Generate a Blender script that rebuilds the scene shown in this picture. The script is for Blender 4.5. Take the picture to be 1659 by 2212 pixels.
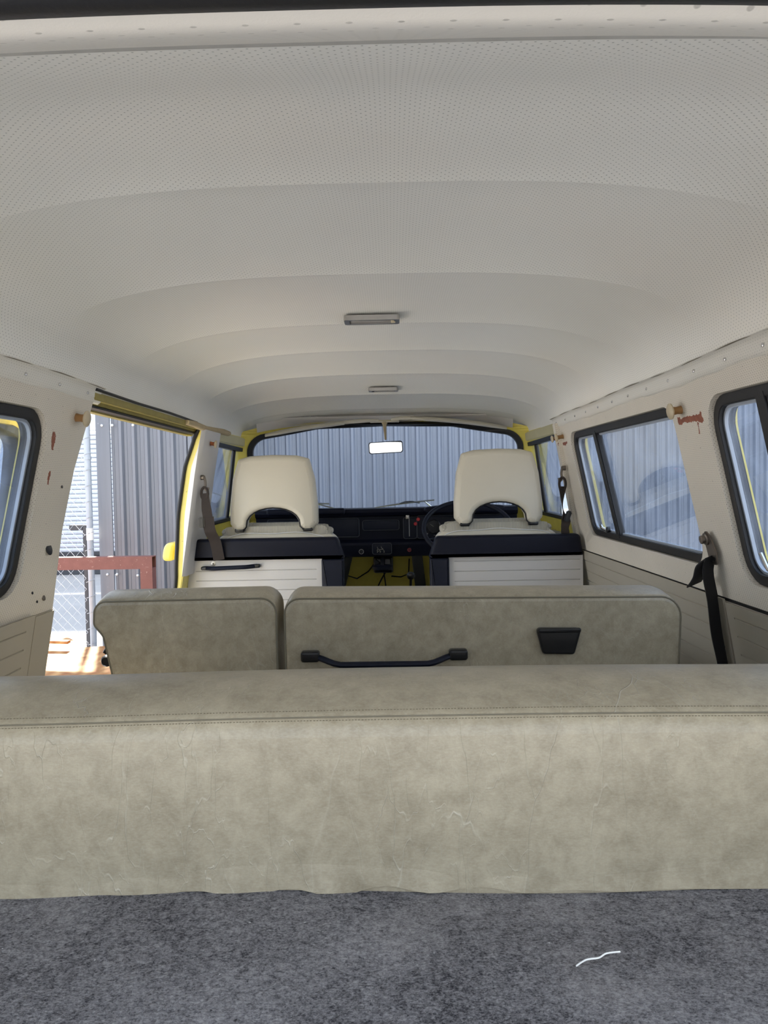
import bpy, bmesh, math, random
from mathutils import Vector, Matrix
from mathutils.geometry import tessellate_polygon
random.seed(7)
PI = math.pi
for o in list(bpy.data.objects): bpy.data.objects.remove(o)
S = bpy.context.scene
COL = S.collection

# ---------------------------------------------------------------- camera
PITCH, YAW, ROLL = -0.036630, 0.012259, 0.019199
cam_d = bpy.data.cameras.new('camera'); cam = bpy.data.objects.new('camera', cam_d); COL.objects.link(cam)
cam_d.sensor_fit = 'HORIZONTAL'; cam_d.sensor_width = 36.0; cam_d.lens = 1600.0 / 1659.0 * 36.0
cam_d.clip_start = 0.02; cam_d.clip_end = 500
f = Vector((-math.sin(YAW) * math.cos(PITCH), math.cos(YAW) * math.cos(PITCH), math.sin(PITCH)))
r = Vector((math.cos(YAW), math.sin(YAW), 0)); u = r.cross(f)
c_, s_ = math.cos(ROLL), math.sin(ROLL)
r2, u2 = c_ * r - s_ * u, s_ * r + c_ * u
m = Matrix((r2, u2, -f)).transposed().to_4x4(); m.translation = Vector((0.035, 0, 1.35))
cam.matrix_world = m
S.camera = cam

# ---------------------------------------------------------------- sky, sun, exposure
w = bpy.data.worlds.new('sky'); S.world = w; w.use_nodes = True
nt = w.node_tree; nt.nodes.clear()
out = nt.nodes.new('ShaderNodeOutputWorld'); bg = nt.nodes.new('ShaderNodeBackground')
tc = nt.nodes.new('ShaderNodeTexCoord'); sp = nt.nodes.new('ShaderNodeSeparateXYZ'); rmp = nt.nodes.new('ShaderNodeValToRGB')
nt.links.new(tc.outputs['Generated'], sp.inputs[0]); nt.links.new(sp.outputs['Z'], rmp.inputs[0])
rmp.color_ramp.elements[0].position = 0.0; rmp.color_ramp.elements[0].color = (0.90, 0.95, 1.0, 1)
rmp.color_ramp.elements[1].position = 0.9; rmp.color_ramp.elements[1].color = (0.66, 0.80, 1.0, 1)
nt.links.new(rmp.outputs[0], bg.inputs[0]); bg.inputs[1].default_value = 1.0
nt.links.new(bg.outputs[0], out.inputs[0])
sun_d = bpy.data.lights.new('sun', 'SUN'); sun = bpy.data.objects.new('sun', sun_d); COL.objects.link(sun)
sun_d.energy = 12.5; sun_d.angle = math.radians(2.5); sun_d.color = (1.0, 0.94, 0.84)
sdir = Vector((0.25, -0.74, -0.67)).normalized()         # light travels this way: sun ahead, a little to the left, behind the tall wall
sun.rotation_euler = sdir.to_track_quat('-Z', 'Y').to_euler()
S.view_settings.view_transform = 'Standard'; S.view_settings.look = 'None'
S.view_settings.gamma = 1.0; S.view_settings.use_curve_mapping = False
S.view_settings.exposure = 1.33

# ---------------------------------------------------------------- materials
def lin(c):
    return tuple((v / 255 / 12.92) if v / 255 <= 0.04045 else ((v / 255 + 0.055) / 1.055) ** 2.4 for v in c) + (1.0,)

class NT:
    def __init__(s, name):
        s.m = bpy.data.materials.new(name); s.m.use_nodes = True; s.t = s.m.node_tree; s.t.nodes.clear()
        s.out = s.n('ShaderNodeOutputMaterial'); s.b = s.n('ShaderNodeBsdfPrincipled'); s.l(s.b.outputs[0], s.out.inputs[0])
        s.tc = s.n('ShaderNodeTexCoord')
    def n(s, t, **k):
        x = s.t.nodes.new(t)
        for a, b in k.items(): setattr(x, a, b)
        return x
    def l(s, a, b): s.t.links.new(a, b)
    def val(s, x, sock):
        if isinstance(x, (int, float)): sock.default_value = x
        elif isinstance(x, tuple): sock.default_value = x
        else: s.l(x, sock)
    def math(s, op, a, b=0.0, c=0.0):
        x = s.n('ShaderNodeMath', operation=op); s.val(a, x.inputs[0]); s.val(b, x.inputs[1]); s.val(c, x.inputs[2]); return x.outputs[0]
    def mix(s, fac, a, b, mode='MIX'):
        x = s.n('ShaderNodeMix', data_type='RGBA', blend_type=mode); s.val(fac, x.inputs['Factor']); s.val(a, x.inputs[6]); s.val(b, x.inputs[7]); return x.outputs[2]
    def noise(s, vec, scale, detail=3, rough=0.5, dist=0.0, stretch=None):
        if stretch:
            mp = s.n('ShaderNodeMapping'); mp.inputs['Scale'].default_value = stretch; s.l(vec, mp.inputs[0]); vec = mp.outputs[0]
        x = s.n('ShaderNodeTexNoise'); s.l(vec, x.inputs['Vector']); x.inputs['Scale'].default_value = scale
        x.inputs['Detail'].default_value = detail; x.inputs['Roughness'].default_value = rough; x.inputs['Distortion'].default_value = dist
        return x.outputs['Fac']
    def ramp(s, fac, a, b, ca=(0, 0, 0, 1), cb=(1, 1, 1, 1)):
        x = s.n('ShaderNodeValToRGB'); e = x.color_ramp.elements
        e[0].position, e[1].position = a, b; e[0].color, e[1].color = ca, cb; s.l(fac, x.inputs[0]); return x.outputs[0]
    def bump(s, h, strength, dist=0.001, prev=None):
        x = s.n('ShaderNodeBump'); x.inputs['Strength'].default_value = strength; x.inputs['Distance'].default_value = dist
        s.l(h, x.inputs['Height'])
        if prev is not None: s.l(prev, x.inputs['Normal'])
        return x.outputs[0]
    def set(s, color=None, rough=None, metal=None, normal=None, spec=None, coat=None, sheen=None):
        if color is not None: s.val(color, s.b.inputs['Base Color'])
        if rough is not None: s.val(rough, s.b.inputs['Roughness'])
        if metal is not None: s.b.inputs['Metallic'].default_value = metal
        if spec is not None: s.b.inputs['Specular IOR Level'].default_value = spec
        if coat is not None: s.b.inputs['Coat Weight'].default_value = coat
        if sheen is not None: s.b.inputs['Sheen Weight'].default_value = sheen
        if normal is not None: s.l(normal, s.b.inputs['Normal'])
        return s.m

def plain(name, rgb, rough=0.5, metal=0.0, var=0.08, scale=30, bump=0.1, spec=0.5, coat=0.0):
    t = NT(name); c = lin(rgb); o = t.tc.outputs['Object']
    nz = t.noise(o, scale, 4)
    d = tuple(v * (1 - var) for v in c[:3]) + (1,); l = tuple(min(1, v * (1 + var)) for v in c[:3]) + (1,)
    col = t.mix(nz, d, l)
    fine = t.noise(o, scale * 12, 2)
    return t.set(col, rough, metal, t.bump(fine, bump, 0.0006), spec, coat)

def dots_height(t, vec2, s, rad):
    """staggered perforation dots: returns 1 in a dot, 0 elsewhere; vec2 in metres"""
    res = None
    for off in (0.0, 0.5):
        mp = t.n('ShaderNodeMapping'); mp.inputs['Scale'].default_value = (1 / s, 1 / s, 0); mp.inputs['Location'].default_value = (off, off, 0); t.l(vec2, mp.inputs[0])
        fr = t.n('ShaderNodeVectorMath', operation='FRACTION'); t.l(mp.outputs[0], fr.inputs[0])
        sb = t.n('ShaderNodeVectorMath', operation='SUBTRACT'); t.l(fr.outputs[0], sb.inputs[0]); sb.inputs[1].default_value = (0.5, 0.5, 0)
        ln = t.n('ShaderNodeVectorMath', operation='LENGTH'); t.l(sb.outputs[0], ln.inputs[0])
        res = ln.outputs['Value'] if res is None else t.math('MINIMUM', res, ln.outputs['Value'])
    mr = t.n('ShaderNodeMapRange'); t.l(res, mr.inputs[0])
    mr.inputs[1].default_value = rad / s * 1.25; mr.inputs[2].default_value = rad / s * 0.7; mr.inputs[3].default_value = 0; mr.inputs[4].default_value = 1
    return mr.outputs[0]

def headliner_mat(name, rgb, s, rad, dark=0.5):
    t = NT(name); uv = t.tc.outputs['UV']; o = t.tc.outputs['Object']
    d = dots_height(t, uv, s, rad); c = lin(rgb)
    big = t.noise(o, 3.0, 3); base = t.mix(big, tuple(v * 0.95 for v in c[:3]) + (1,), tuple(v * 1.05 for v in c[:3]) + (1,))
    warm = t.ramp(t.noise(o, 1.7, 2), 0.45, 0.7); base = t.mix(t.math('MULTIPLY', warm, 0.25), base, lin((rgb[0] + 6, rgb[1] - 4, rgb[2] - 12)))
    col = t.mix(d, base, tuple(v * dark for v in c[:3]) + (1,))
    fine = t.noise(o, 900, 2)
    n = t.bump(fine, 0.15, 0.0005); n = t.bump(t.math('SUBTRACT', 1.0, d), 0.4, 0.0008, n)
    return t.set(col, 0.42, 0, n, 0.5)

def wall_liner_mat():
    t = NT('perforated_wall_vinyl'); uv = t.tc.outputs['UV']; o = t.tc.outputs['Object']
    d = dots_height(t, uv, 0.0085, 0.0008); c = lin((222, 215, 202))
    base = t.mix(t.noise(o, 6, 4), tuple(v * 0.9 for v in c[:3]) + (1,), tuple(min(1, v * 1.06) for v in c[:3]) + (1,))
    speck = t.ramp(t.noise(o, 170, 2, 0.6), 0.715, 0.74)
    base = t.mix(t.math('MULTIPLY', speck, 0.75), base, lin((70, 52, 40)))
    col = t.mix(d, base, lin((118, 108, 96)))
    # rust where the coat hooks were glued and along scuffed edges: patches at fixed places on the body
    sx = t.n('ShaderNodeSeparateXYZ'); t.l(uv, sx.inputs[0])
    wob = t.math('MULTIPLY', t.math('SUBTRACT', t.noise(o, 45, 4), 0.5), 0.03)
    rust = None
    ox = t.n('ShaderNodeSeparateXYZ'); t.l(o, ox.inputs[0])
    for (sd_, y0, y1, z0, z1) in RUST:
        a = t.math('LESS_THAN', t.math('ABSOLUTE', t.math('SUBTRACT', t.math('ADD', sx.outputs[0], wob), (y0 + y1) / 2)), (y1 - y0) / 2)
        b = t.math('LESS_THAN', t.math('ABSOLUTE', t.math('SUBTRACT', t.math('ADD', sx.outputs[1], wob), (z0 + z1) / 2)), (z1 - z0) / 2)
        p = t.math('MULTIPLY', t.math('MULTIPLY', a, b), t.math('GREATER_THAN', t.math('MULTIPLY', ox.outputs[0], float(sd_)), 0.0)); rust = p if rust is None else t.math('MAXIMUM', rust, p)
    rc = t.mix(t.noise(o, 90, 3), lin((96, 40, 26)), lin((172, 104, 74)))
    col = t.mix(rust, col, rc)
    n = t.bump(t.noise(o, 700, 2), 0.15, 0.0005); n = t.bump(t.math('SUBTRACT', 1.0, d), 0.4, 0.0008, n)
    return t.set(col, 0.45, 0, n)
# patches in (y, z) of the side walls
RUST = [(1, 1.69, 1.83, 1.483, 1.500), (1, 1.715, 1.722, 1.45, 1.48), (1, 2.97, 3.05, 1.497, 1.508), (-1, 1.692, 1.706, 1.445, 1.49), (-1, 1.698, 1.706, 1.365, 1.395)]

def vinyl_mat():
    t = NT('mottled_olive_beige_vinyl'); o = t.tc.outputs['Object']
    n1 = t.noise(o, 9.0, 7, 0.68, 0.3); n2 = t.noise(o, 38, 6, 0.7, 0.4)
    mixn = t.math('ADD', t.math('MULTIPLY', n1, 0.42), t.math('MULTIPLY', n2, 0.58))
    col = t.ramp(mixn, 0.33, 0.67, lin((134, 124, 104)), lin((176, 166, 144)))
    fib = t.noise(o, 240, 3, 0.7, 0.0, (1.0, 1.0, 2.6))
    col = t.mix(t.math('MULTIPLY', t.ramp(fib, 0.4, 0.75), 0.22), col, lin((200, 196, 178)))
    # crease lines: thin ridges where a distorted noise crosses its middle value
    cr = None
    for (sc, rot, st) in ((4.0, 0.55, (2.0, 1.0, 0.45)), (7.0, -0.2, (2.0, 1.0, 0.5)), (9.0, 0.9, (2.2, 1.0, 0.5)), (13.0, 0.3, (1.6, 1.0, 0.6))):
        mp = t.n('ShaderNodeMapping'); mp.inputs['Rotation'].default_value = (0.3 * rot, rot, 0.2); mp.inputs['Scale'].default_value = st; t.l(o, mp.inputs[0])
        wn = t.n('ShaderNodeTexNoise'); wn.inputs['Scale'].default_value = sc * 1.5; wn.inputs['Detail'].default_value = 3; t.l(mp.outputs[0], wn.inputs['Vector'])
        ad = t.n('ShaderNodeVectorMath', operation='MULTIPLY_ADD'); t.l(wn.outputs['Color'], ad.inputs[0]); ad.inputs[1].default_value = (0.12,) * 3; t.l(mp.outputs[0], ad.inputs[2])
        vo = t.n('ShaderNodeTexVoronoi', feature='DISTANCE_TO_EDGE'); vo.inputs['Scale'].default_value = sc; t.l(ad.outputs[0], vo.inputs['Vector'])
        line = t.math('SUBTRACT', 1.0, t.ramp(vo.outputs['Distance'], 0.0, 0.0012 * sc))
        gate = t.ramp(t.noise(mp.outputs[0], sc * 0.9, 3), 0.50, 0.66)
        v = t.math('MULTIPLY', line, gate); cr = v if cr is None else t.math('MAXIMUM', cr, v)
    col = t.mix(t.math('MULTIPLY', cr, 0.26), col, lin((206, 201, 184)))
    n = t.bump(t.noise(o, 520, 3), 0.22, 0.0006); n = t.bump(t.noise(o, 11, 4), 0.30, 0.006, n); n = t.bump(cr, 0.55, 0.0010, n)
    return t.set(col, t.ramp(n2, 0.3, 0.8, (0.30,) * 3 + (1,), (0.40,) * 3 + (1,)), 0, n, 0.5)

def carpet_mat():
    t = NT('grey_felt_carpet'); o = t.tc.outputs['Object']
    a = t.noise(o, 480, 6, 0.8, 0.5, (0.7, 1.0, 1.0)); b = t.noise(o, 120, 5, 0.7, 0.5); g = t.noise(o, 9, 4, 0.6)
    v = t.math('ADD', t.math('MULTIPLY', a, 0.55), t.math('ADD', t.math('MULTIPLY', b, 0.27), t.math('MULTIPLY', g, 0.18)))
    col = t.ramp(v, 0.41, 0.60, lin((62, 61, 66)), lin((186, 183, 186)))
    dust = t.ramp(t.noise(o, 4.5, 4), 0.5, 0.75); col = t.mix(t.math('MULTIPLY', dust, 0.22), col, lin((140, 130, 120)))
    lint = t.ramp(t.noise(o, 150, 1), 0.80, 0.81); col = t.mix(lint, col, lin((225, 225, 225)))
    return t.set(col, 0.95, 0, t.bump(a, 0.9, 0.003), 0.1)

def yellow_mat():
    t = NT('aged_yellow_body_paint'); o = t.tc.outputs['Object']
    base = t.mix(t.noise(o, 12, 4), lin((214, 196, 88)), lin((236, 220, 112)))
    chip = t.ramp(t.noise(o, 60, 4, 0.7), 0.66, 0.70); base = t.mix(t.math('MULTIPLY', chip, 0.7), base, lin((112, 92, 48)))
    return t.set(base, 0.32, 0, None, 0.5, 0.3)

def glass_mat(name, tint=(0.86, 0.93, 1.0, 1), haze=0.04, hazecol=(0.7, 0.8, 1.0, 1)):
    t = NT(name); t.t.nodes.remove(t.b)
    tr = t.n('ShaderNodeBsdfTransparent'); tr.inputs[0].default_value = tint
    gl = t.n('ShaderNodeBsdfGlossy'); gl.inputs['Roughness'].default_value = 0.0; gl.inputs[0].default_value = (1, 1, 1, 1)
    di = t.n('ShaderNodeBsdfTranslucent'); di.inputs[0].default_value = hazecol
    o = t.tc.outputs['Object']
    hz = t.math('MULTIPLY', t.ramp(t.noise(o, 7, 5, 0.6, 0.3), 0.3, 0.8), haze * 1.6)
    spk = t.ramp(t.noise(o, 110, 2), 0.79, 0.80); hz = t.math('MAXIMUM', hz, t.math('MULTIPLY', spk, 0.5))
    m1 = t.n('ShaderNodeMixShader'); t.val(hz, m1.inputs[0]); t.l(tr.outputs[0], m1.inputs[1]); t.l(di.outputs[0], m1.inputs[2])
    lw = t.n('ShaderNodeLayerWeight'); lw.inputs['Blend'].default_value = 0.5
    fr = t.math('MULTIPLY_ADD', t.math('POWER', lw.outputs['Facing'], 4.0), 0.9, 0.04)
    m2 = t.n('ShaderNodeMixShader'); t.l(fr, m2.inputs[0]); t.l(m1.outputs[0], m2.inputs[1]); t.l(gl.outputs[0], m2.inputs[2])
    t.l(m2.outputs[0], t.out.inputs[0]); return t.m

def steel_sheet_mat(name, rgb, rough=0.35, streak=0.25):
    t = NT(name); o = t.tc.outputs['Object']; c = lin(rgb)
    st = t.noise(o, 18, 4, 0.6, 0.0, (1.0, 1.0, 0.06)); col = t.mix(st, tuple(v * (1 - streak) for v in c[:3]) + (1,), tuple(min(1, v * (1 + streak)) for v in c[:3]) + (1,))
    spk = t.ramp(t.noise(o, 26, 3, 0.6), 0.74, 0.765); col = t.mix(t.math('MULTIPLY', spk, 0.6), col, lin((215, 218, 225)))
    return t.set(col, rough, 0.0, t.bump(t.noise(o, 4, 2), 0.2, 0.01), 0.6)

def wood_mat():
    t = NT('weathered_plywood'); o = t.tc.outputs['Object']
    wv = t.n('ShaderNodeTexWave'); wv.inputs['Scale'].default_value = 4.0; wv.inputs['Distortion'].default_value = 7.0; wv.inputs['Detail'].default_value = 3; t.l(o, wv.inputs[0])
    col = t.mix(wv.outputs['Fac'], lin((160, 108, 62)), lin((190, 146, 96)))
    col = t.mix(t.ramp(t.noise(o, 10, 4), 0.5, 0.72), col, lin((136, 82, 46)))
    vo = t.n('ShaderNodeTexVoronoi'); vo.inputs['Scale'].default_value = 6; t.l(o, vo.inputs[0])
    kn = t.ramp(vo.outputs['Distance'], 0.05, 0.09, (1, 1, 1, 1), (0, 0, 0, 1)); col = t.mix(t.math('MULTIPLY', kn, 0.6), col, lin((92, 50, 28)))
    return t.set(col, 0.75, 0, t.bump(wv.outputs['Fac'], 0.15, 0.002))

def concrete_mat():
    t = NT('grey_yard_concrete'); o = t.tc.outputs['Object']
    v = t.noise(o, 1.3, 6, 0.65); w_ = t.noise(o, 30, 4, 0.6)
    col = t.mix(t.math('ADD', t.math('MULTIPLY', v, 0.7), t.math('MULTIPLY', w_, 0.3)), lin((138, 136, 138)), lin((186, 182, 178)))
    return t.set(col, 0.85, 0, t.bump(w_, 0.3, 0.004), 0.3)

def rust_steel_mat():
    t = NT('red_oxide_steel'); o = t.tc.outputs['Object']
    col = t.mix(t.noise(o, 14, 5, 0.65), lin((104, 62, 58)), lin((134, 86, 80)))
    sc = t.ramp(t.noise(o, 70, 4, 0.7), 0.64, 0.68); col = t.mix(t.math('MULTIPLY', sc, 0.6), col, lin((196, 170, 160)))
    return t.set(col, 0.6, 0, t.bump(t.noise(o, 40, 4), 0.2, 0.002))

MAT = dict(
    hem=headliner_mat('header_vinyl', (226, 222, 214), 0.021, 0.0013, 0.7),
    head=headliner_mat('perforated_headliner_vinyl', (238, 237, 231), 0.0115, 0.0010, 0.45),
    strip=headliner_mat('perforated_strip_vinyl', (226, 224, 216), 0.010, 0.0008, 0.5),
    liner=wall_liner_mat(), vinyl=vinyl_mat(), carpet=carpet_mat(), yellow=yellow_mat(),
    card=plain('grey_beige_trim_card', (172, 166, 152), 0.5, var=0.05, scale=8, bump=0.2),
    partition=plain('pale_grey_partition_vinyl', (206, 203, 200), 0.5, var=0.04, scale=6, bump=0.15),
    cream=plain('cream_seat_vinyl', (204, 198, 182), 0.42, var=0.05, scale=7, bump=0.2),
    ribbed=None,
    navy=plain('navy_black_padded_vinyl', (13, 16, 32), 0.5, var=0.1, scale=25, bump=0.3, spec=0.22),
    navy2=plain('blue_black_moulded_plastic', (19, 23, 38), 0.5, var=0.1, scale=25, bump=0.3, spec=0.25),
    rubber=plain('black_window_rubber', (20, 20, 23), 0.5, var=0.15, scale=30, bump=0.3),
    plastic=plain('black_plastic', (18, 19, 23), 0.3, var=0.05, scale=20, bump=0.1),
    webbing=plain('dark_brown_belt_webbing', (52, 44, 40), 0.8, var=0.15, scale=90, bump=0.6),
    webblack=plain('black_belt_webbing', (26, 25, 28), 0.8, var=0.15, scale=90, bump=0.6),
    steel=plain('dull_steel', (120, 112, 104), 0.42, 0.8, var=0.15, scale=40),
    chrome=plain('chrome', (210, 210, 212), 0.15, 1.0, var=0.03, scale=20, bump=0.02),
    silver=plain('brushed_aluminium', (170, 168, 165), 0.35, 0.9, var=0.08, scale=60),
    lens=plain('dusty_lamp_lens', (150, 146, 140), 0.35, var=0.1, scale=80),
    mirror=plain('mirror_glass', (240, 242, 245), 0.02, 1.0, var=0.0, scale=5, bump=0.0),
    buttoncap=plain('yellowed_cream_plastic', (196, 182, 154), 0.4, var=0.1, scale=60),
    buttonneck=plain('amber_plastic', (150, 112, 68), 0.4, var=0.15, scale=60),
    red=plain('red_plastic', (190, 40, 44), 0.35), white=plain('white_paint', (225, 225, 225), 0.5),
    stitch=plain('seam_thread', (112, 104, 86), 0.8), seamline=plain('dark_seam_piping', (112, 106, 90), 0.6),
    glass=glass_mat('bluish_side_glass', (0.86, 0.90, 0.95, 1), 0.06), wind=glass_mat('windshield_glass', (0.90, 0.945, 1.0, 1), 0.05),
    sheet=steel_sheet_mat('blue_grey_cladding', (124, 130, 142)), sheet2=steel_sheet_mat('grey_cladding', (112, 116, 126)),
    light=steel_sheet_mat('pale_blue_white_cladding', (206, 212, 222), 0.5, 0.06),
    galv=plain('galvanised_steel', (166, 174, 186), 0.45, 0.3, var=0.12, scale=25),
    wire=plain('galvanised_wire', (170, 176, 186), 0.45, 0.3, var=0.1, scale=25),
    darksteel=plain('dark_grey_painted_steel', (62, 64, 70), 0.5, var=0.1, scale=15),
    olive=plain('olive_yellow_stained_paint', (148, 136, 72), 0.5, var=0.25, scale=40), olivecream=plain('yellowed_cream_vinyl', (196, 188, 146), 0.5, var=0.08, scale=12),
    rust=rust_steel_mat(), wood=wood_mat(), concrete=concrete_mat(),
    floor=plain('black_rubber_floor_mat', (34, 34, 36), 0.7, var=0.15, scale=15, bump=0.4),
    terracotta=plain('terracotta_paint', (176, 104, 78), 0.7, var=0.1, scale=6),
    thread=plain('white_thread', (238, 238, 236), 0.7),
    dashprint=plain('pale_print', (176, 172, 158), 0.6),
    tarnish=plain('stained_sealing_tape', (176, 160, 128), 0.7, var=0.2, scale=30, bump=0.5),
    rustpeg=plain('rusty_brown_plastic', (150, 84, 48), 0.5, var=0.2, scale=60),
)
def ribbed():
    t = NT('ribbed_cream_cloth'); wv = t.n('ShaderNodeTexWave'); wv.inputs['Scale'].default_value = 55; t.l(t.tc.outputs['Object'], wv.inputs[0]); wv.bands_direction = 'X'
    return t.set(t.mix(wv.outputs['Fac'], lin((150, 146, 134)), lin((200, 196, 184))), 0.8, 0, t.bump(wv.outputs['Fac'], 0.5, 0.002))
MAT['ribbed'] = ribbed()

# ---------------------------------------------------------------- mesh helpers
def tag(o, label=None, cat=None, group=None, kind=None):
    if label: o['label'] = label
    if cat: o['category'] = cat
    if group: o['group'] = group
    if kind: o['kind'] = kind
    return o

def empty(name, loc, label, cat, group=None, kind=None):
    o = bpy.data.objects.new(name, None); COL.objects.link(o); o.location = loc; o.empty_display_size = 0.05
    return tag(o, label, cat, group, kind)

class MB:
    def __init__(s): s.v, s.f, s.uv = [], [], None
    def add(s, vs, fs):
        k = len(s.v); s.v += [tuple(p) for p in vs]; s.f += [tuple(i + k for i in q) for q in fs]; return s
    def box(s, c, d, rot=None):
        x, y, z = (a / 2 for a in d); vs = [Vector((i * x, j * y, k * z)) for i in (-1, 1) for j in (-1, 1) for k in (-1, 1)]
        if rot is not None: vs = [rot @ v for v in vs]
        return s.add([v + Vector(c) for v in vs], [(0, 1, 3, 2), (4, 6, 7, 5), (0, 4, 5, 1), (2, 3, 7, 6), (0, 2, 6, 4), (1, 5, 7, 3)])
    def tube(s, pts, r, n=8, closed=False, flat=1.0, up=None):
        pts = [Vector(p) for p in pts]; N = len(pts); rings = []
        rr = r if isinstance(r, (list, tuple)) else [r] * N
        prev = None
        for i, p in enumerate(pts):
            a = pts[i - 1] if (i > 0 or closed) else p; b = pts[(i + 1) % N] if (i < N - 1 or closed) else p
            t = (b - a).normalized()
            ref = Vector(up) if up else (prev if prev is not None else (Vector((0, 0, 1)) if abs(t.z) < 0.9 else Vector((1, 0, 0))))
            x = t.cross(ref)
            if x.length < 1e-6: x = t.cross(Vector((0.3, 1, 0.1)))
            x.normalize(); y = x.cross(t).normalized(); prev = y
            rings.append([p + rr[i] * (math.cos(2 * PI * k / n) * x + flat * math.sin(2 * PI * k / n) * y) for k in range(n)])
        vs = [q for g in rings for q in g]; fs = []
        for i in range(N if closed else N - 1):
            j = (i + 1) % N
            for k in range(n): fs.append((i * n + k, i * n + (k + 1) % n, j * n + (k + 1) % n, j * n + k))
        if not closed: fs += [tuple(range(n - 1, -1, -1)), tuple((N - 1) * n + k for k in range(n))]
        return s.add(vs, fs)
    def lathe(s, prof, c, axis=(0, 0, 1), n=24):
        a = Vector(axis).normalized(); q = Vector((0, 0, 1)).rotation_difference(a); vs, fs = [], []
        for (rad, h) in prof:
            for k in range(n): vs.append(Vector(c) + q @ Vector((rad * math.cos(2 * PI * k / n), rad * math.sin(2 * PI * k / n), h)))
        for i in range(len(prof) - 1):
            for k in range(n): fs.append((i * n + k, i * n + (k + 1) % n, (i + 1) * n + (k + 1) % n, (i + 1) * n + k))
        fs += [tuple(range(n - 1, -1, -1)), tuple((len(prof) - 1) * n + k for k in range(n))]
        return s.add(vs, fs)
    def plate(s, outer, holes, mp, th):
        polys = [[Vector((a, b, 0)) for a, b in outer]] + [[Vector((a, b, 0)) for a, b in h] for h in holes]
        flat = [(p.x, p.y) for q in polys for p in q]; n = len(flat)
        tris = tessellate_polygon(polys)
        vs = [mp(a, b, 0.0) for a, b in flat] + [mp(a, b, th) for a, b in flat]
        fs = [tuple(t) for t in tris] + [tuple(i + n for i in reversed(t)) for t in tris]
        k = 0
        for q in polys:
            for i in range(len(q)):
                j = (i + 1) % len(q); fs.append((k + i, k + j, k + j + n, k + i + n))
            k += len(q)
        return s.add(vs, fs)
    def puff(s, outline, depth, r, mp, steps=5, r2=None):
        """a closed outline swept through depth, its two faces rounded off by r (first face) and r2"""
        N = len(outline); P = [Vector(p) for p in outline]
        area = sum(P[i].x * P[(i + 1) % N].y - P[(i + 1) % N].x * P[i].y for i in range(N)); sg = 1 if area > 0 else -1
        nor = []
        for i in range(N):
            t = (P[(i + 1) % N] - P[i - 1]); nor.append(Vector((-t.y, t.x)).normalized() * sg)
        r2 = r if r2 is None else r2; st = []
        for k in range(steps + 1):
            a = PI / 2 * k / steps; st.append((r * (1 - math.sin(a)), r * (1 - math.cos(a)), ))
        rows = [(e, wv) for e, wv in [(r * (1 - math.sin(PI / 2 * k / steps)), r * (1 - math.cos(PI / 2 * k / steps))) for k in range(steps + 1)]]
        mid = [(0, r + (depth - r - r2) * k / 6) for k in range(1, 6)]
        rows += mid + [(r2 * (1 - math.cos(PI / 2 * k / steps)), depth - r2 * (1 - math.sin(PI / 2 * k / steps))) for k in range(steps + 1)]
        vs, fs = [], []
        for e, wv in rows:
            for i in range(N):
                q = P[i] + nor[i] * e; vs.append(mp(q.x, q.y, wv))
        for a in range(len(rows) - 1):
            for i in range(N):
                j = (i + 1) % N; fs.append((a * N + i, a * N + j, (a + 1) * N + j, (a + 1) * N + i))
        for base, (e, wv), rev in ((0, rows[0], True), ((len(rows) - 1) * N, rows[-1], False)):
            ring = [(P[i] + nor[i] * e) for i in range(N)]
            span = max(max(p.x for p in ring) - min(p.x for p in ring), max(p.y for p in ring) - min(p.y for p in ring))
            if N < 60: fs += [tuple(base + i for i in (range(N - 1, -1, -1) if rev else range(N)))]; continue
            bm = bmesh.new(); bv = [bm.verts.new((p.x, p.y, 0)) for p in ring]; bm.faces.new(bv)
            bmesh.ops.triangulate(bm, faces=bm.faces[:], ngon_method='BEAUTY'); lim = max(0.03, span / 24)
            for _ in range(5):
                es = [x for x in bm.edges if not x.is_boundary and x.calc_length() > lim * 1.4]
                if not es: break
                bmesh.ops.subdivide_edges(bm, edges=es, cuts=1); bmesh.ops.triangulate(bm, faces=bm.faces[:])
                bmesh.ops.beautify_fill(bm, faces=bm.faces[:], edges=[x for x in bm.edges if not x.is_boundary])
            bm.verts.index_update(); idx = {}
            ringset = {v: base + i for i, v in enumerate(bv)}
            for v in bm.verts:
                if v in ringset: idx[v] = ringset[v]
                else: idx[v] = len(vs); vs.append(mp(v.co.x, v.co.y, wv))
            for f_ in bm.faces: fs.append(tuple(idx[v] for v in f_.verts))
            bm.free()
        return s.add(vs, fs)
    def build(s, name, mat, parent=None, bevel=0.0, seg=2, smooth=40, uvf=None):
        me = bpy.data.meshes.new(name); me.from_pydata(s.v, [], s.f); me.validate(); me.update()
        bm = bmesh.new(); bm.from_mesh(me); bmesh.ops.recalc_face_normals(bm, faces=bm.faces)
        if bevel:
            es = [e for e in bm.edges if len(e.link_faces) == 2 and e.calc_face_angle(0) > 0.5]
            bmesh.ops.bevel(bm, geom=es, offset=bevel, segments=seg, affect='EDGES', clamp_overlap=True)
        bm.to_mesh(me); bm.free()
        if uvf:
            l = me.uv_layers.new(name='UVMap')
            for p in me.loops: l.data[p.index].uv = uvf(me.vertices[p.vertex_index].co)
        if smooth:
            me.shade_smooth(); me.set_sharp_from_angle(angle=math.radians(smooth))
        me.materials.append(MAT[mat] if isinstance(mat, str) else mat)
        o = bpy.data.objects.new(name, me); COL.objects.link(o)
        if parent is not None:
            o.parent = parent; o.matrix_parent_inverse = Matrix.Translation(parent_world(parent)).inverted()
        return o
def parent_world(p):
    v = Vector(p.location)
    return v if p.parent is None else Vector((0, 0, 0)) + (v if p.type == 'EMPTY' else Vector((0, 0, 0)))

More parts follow.
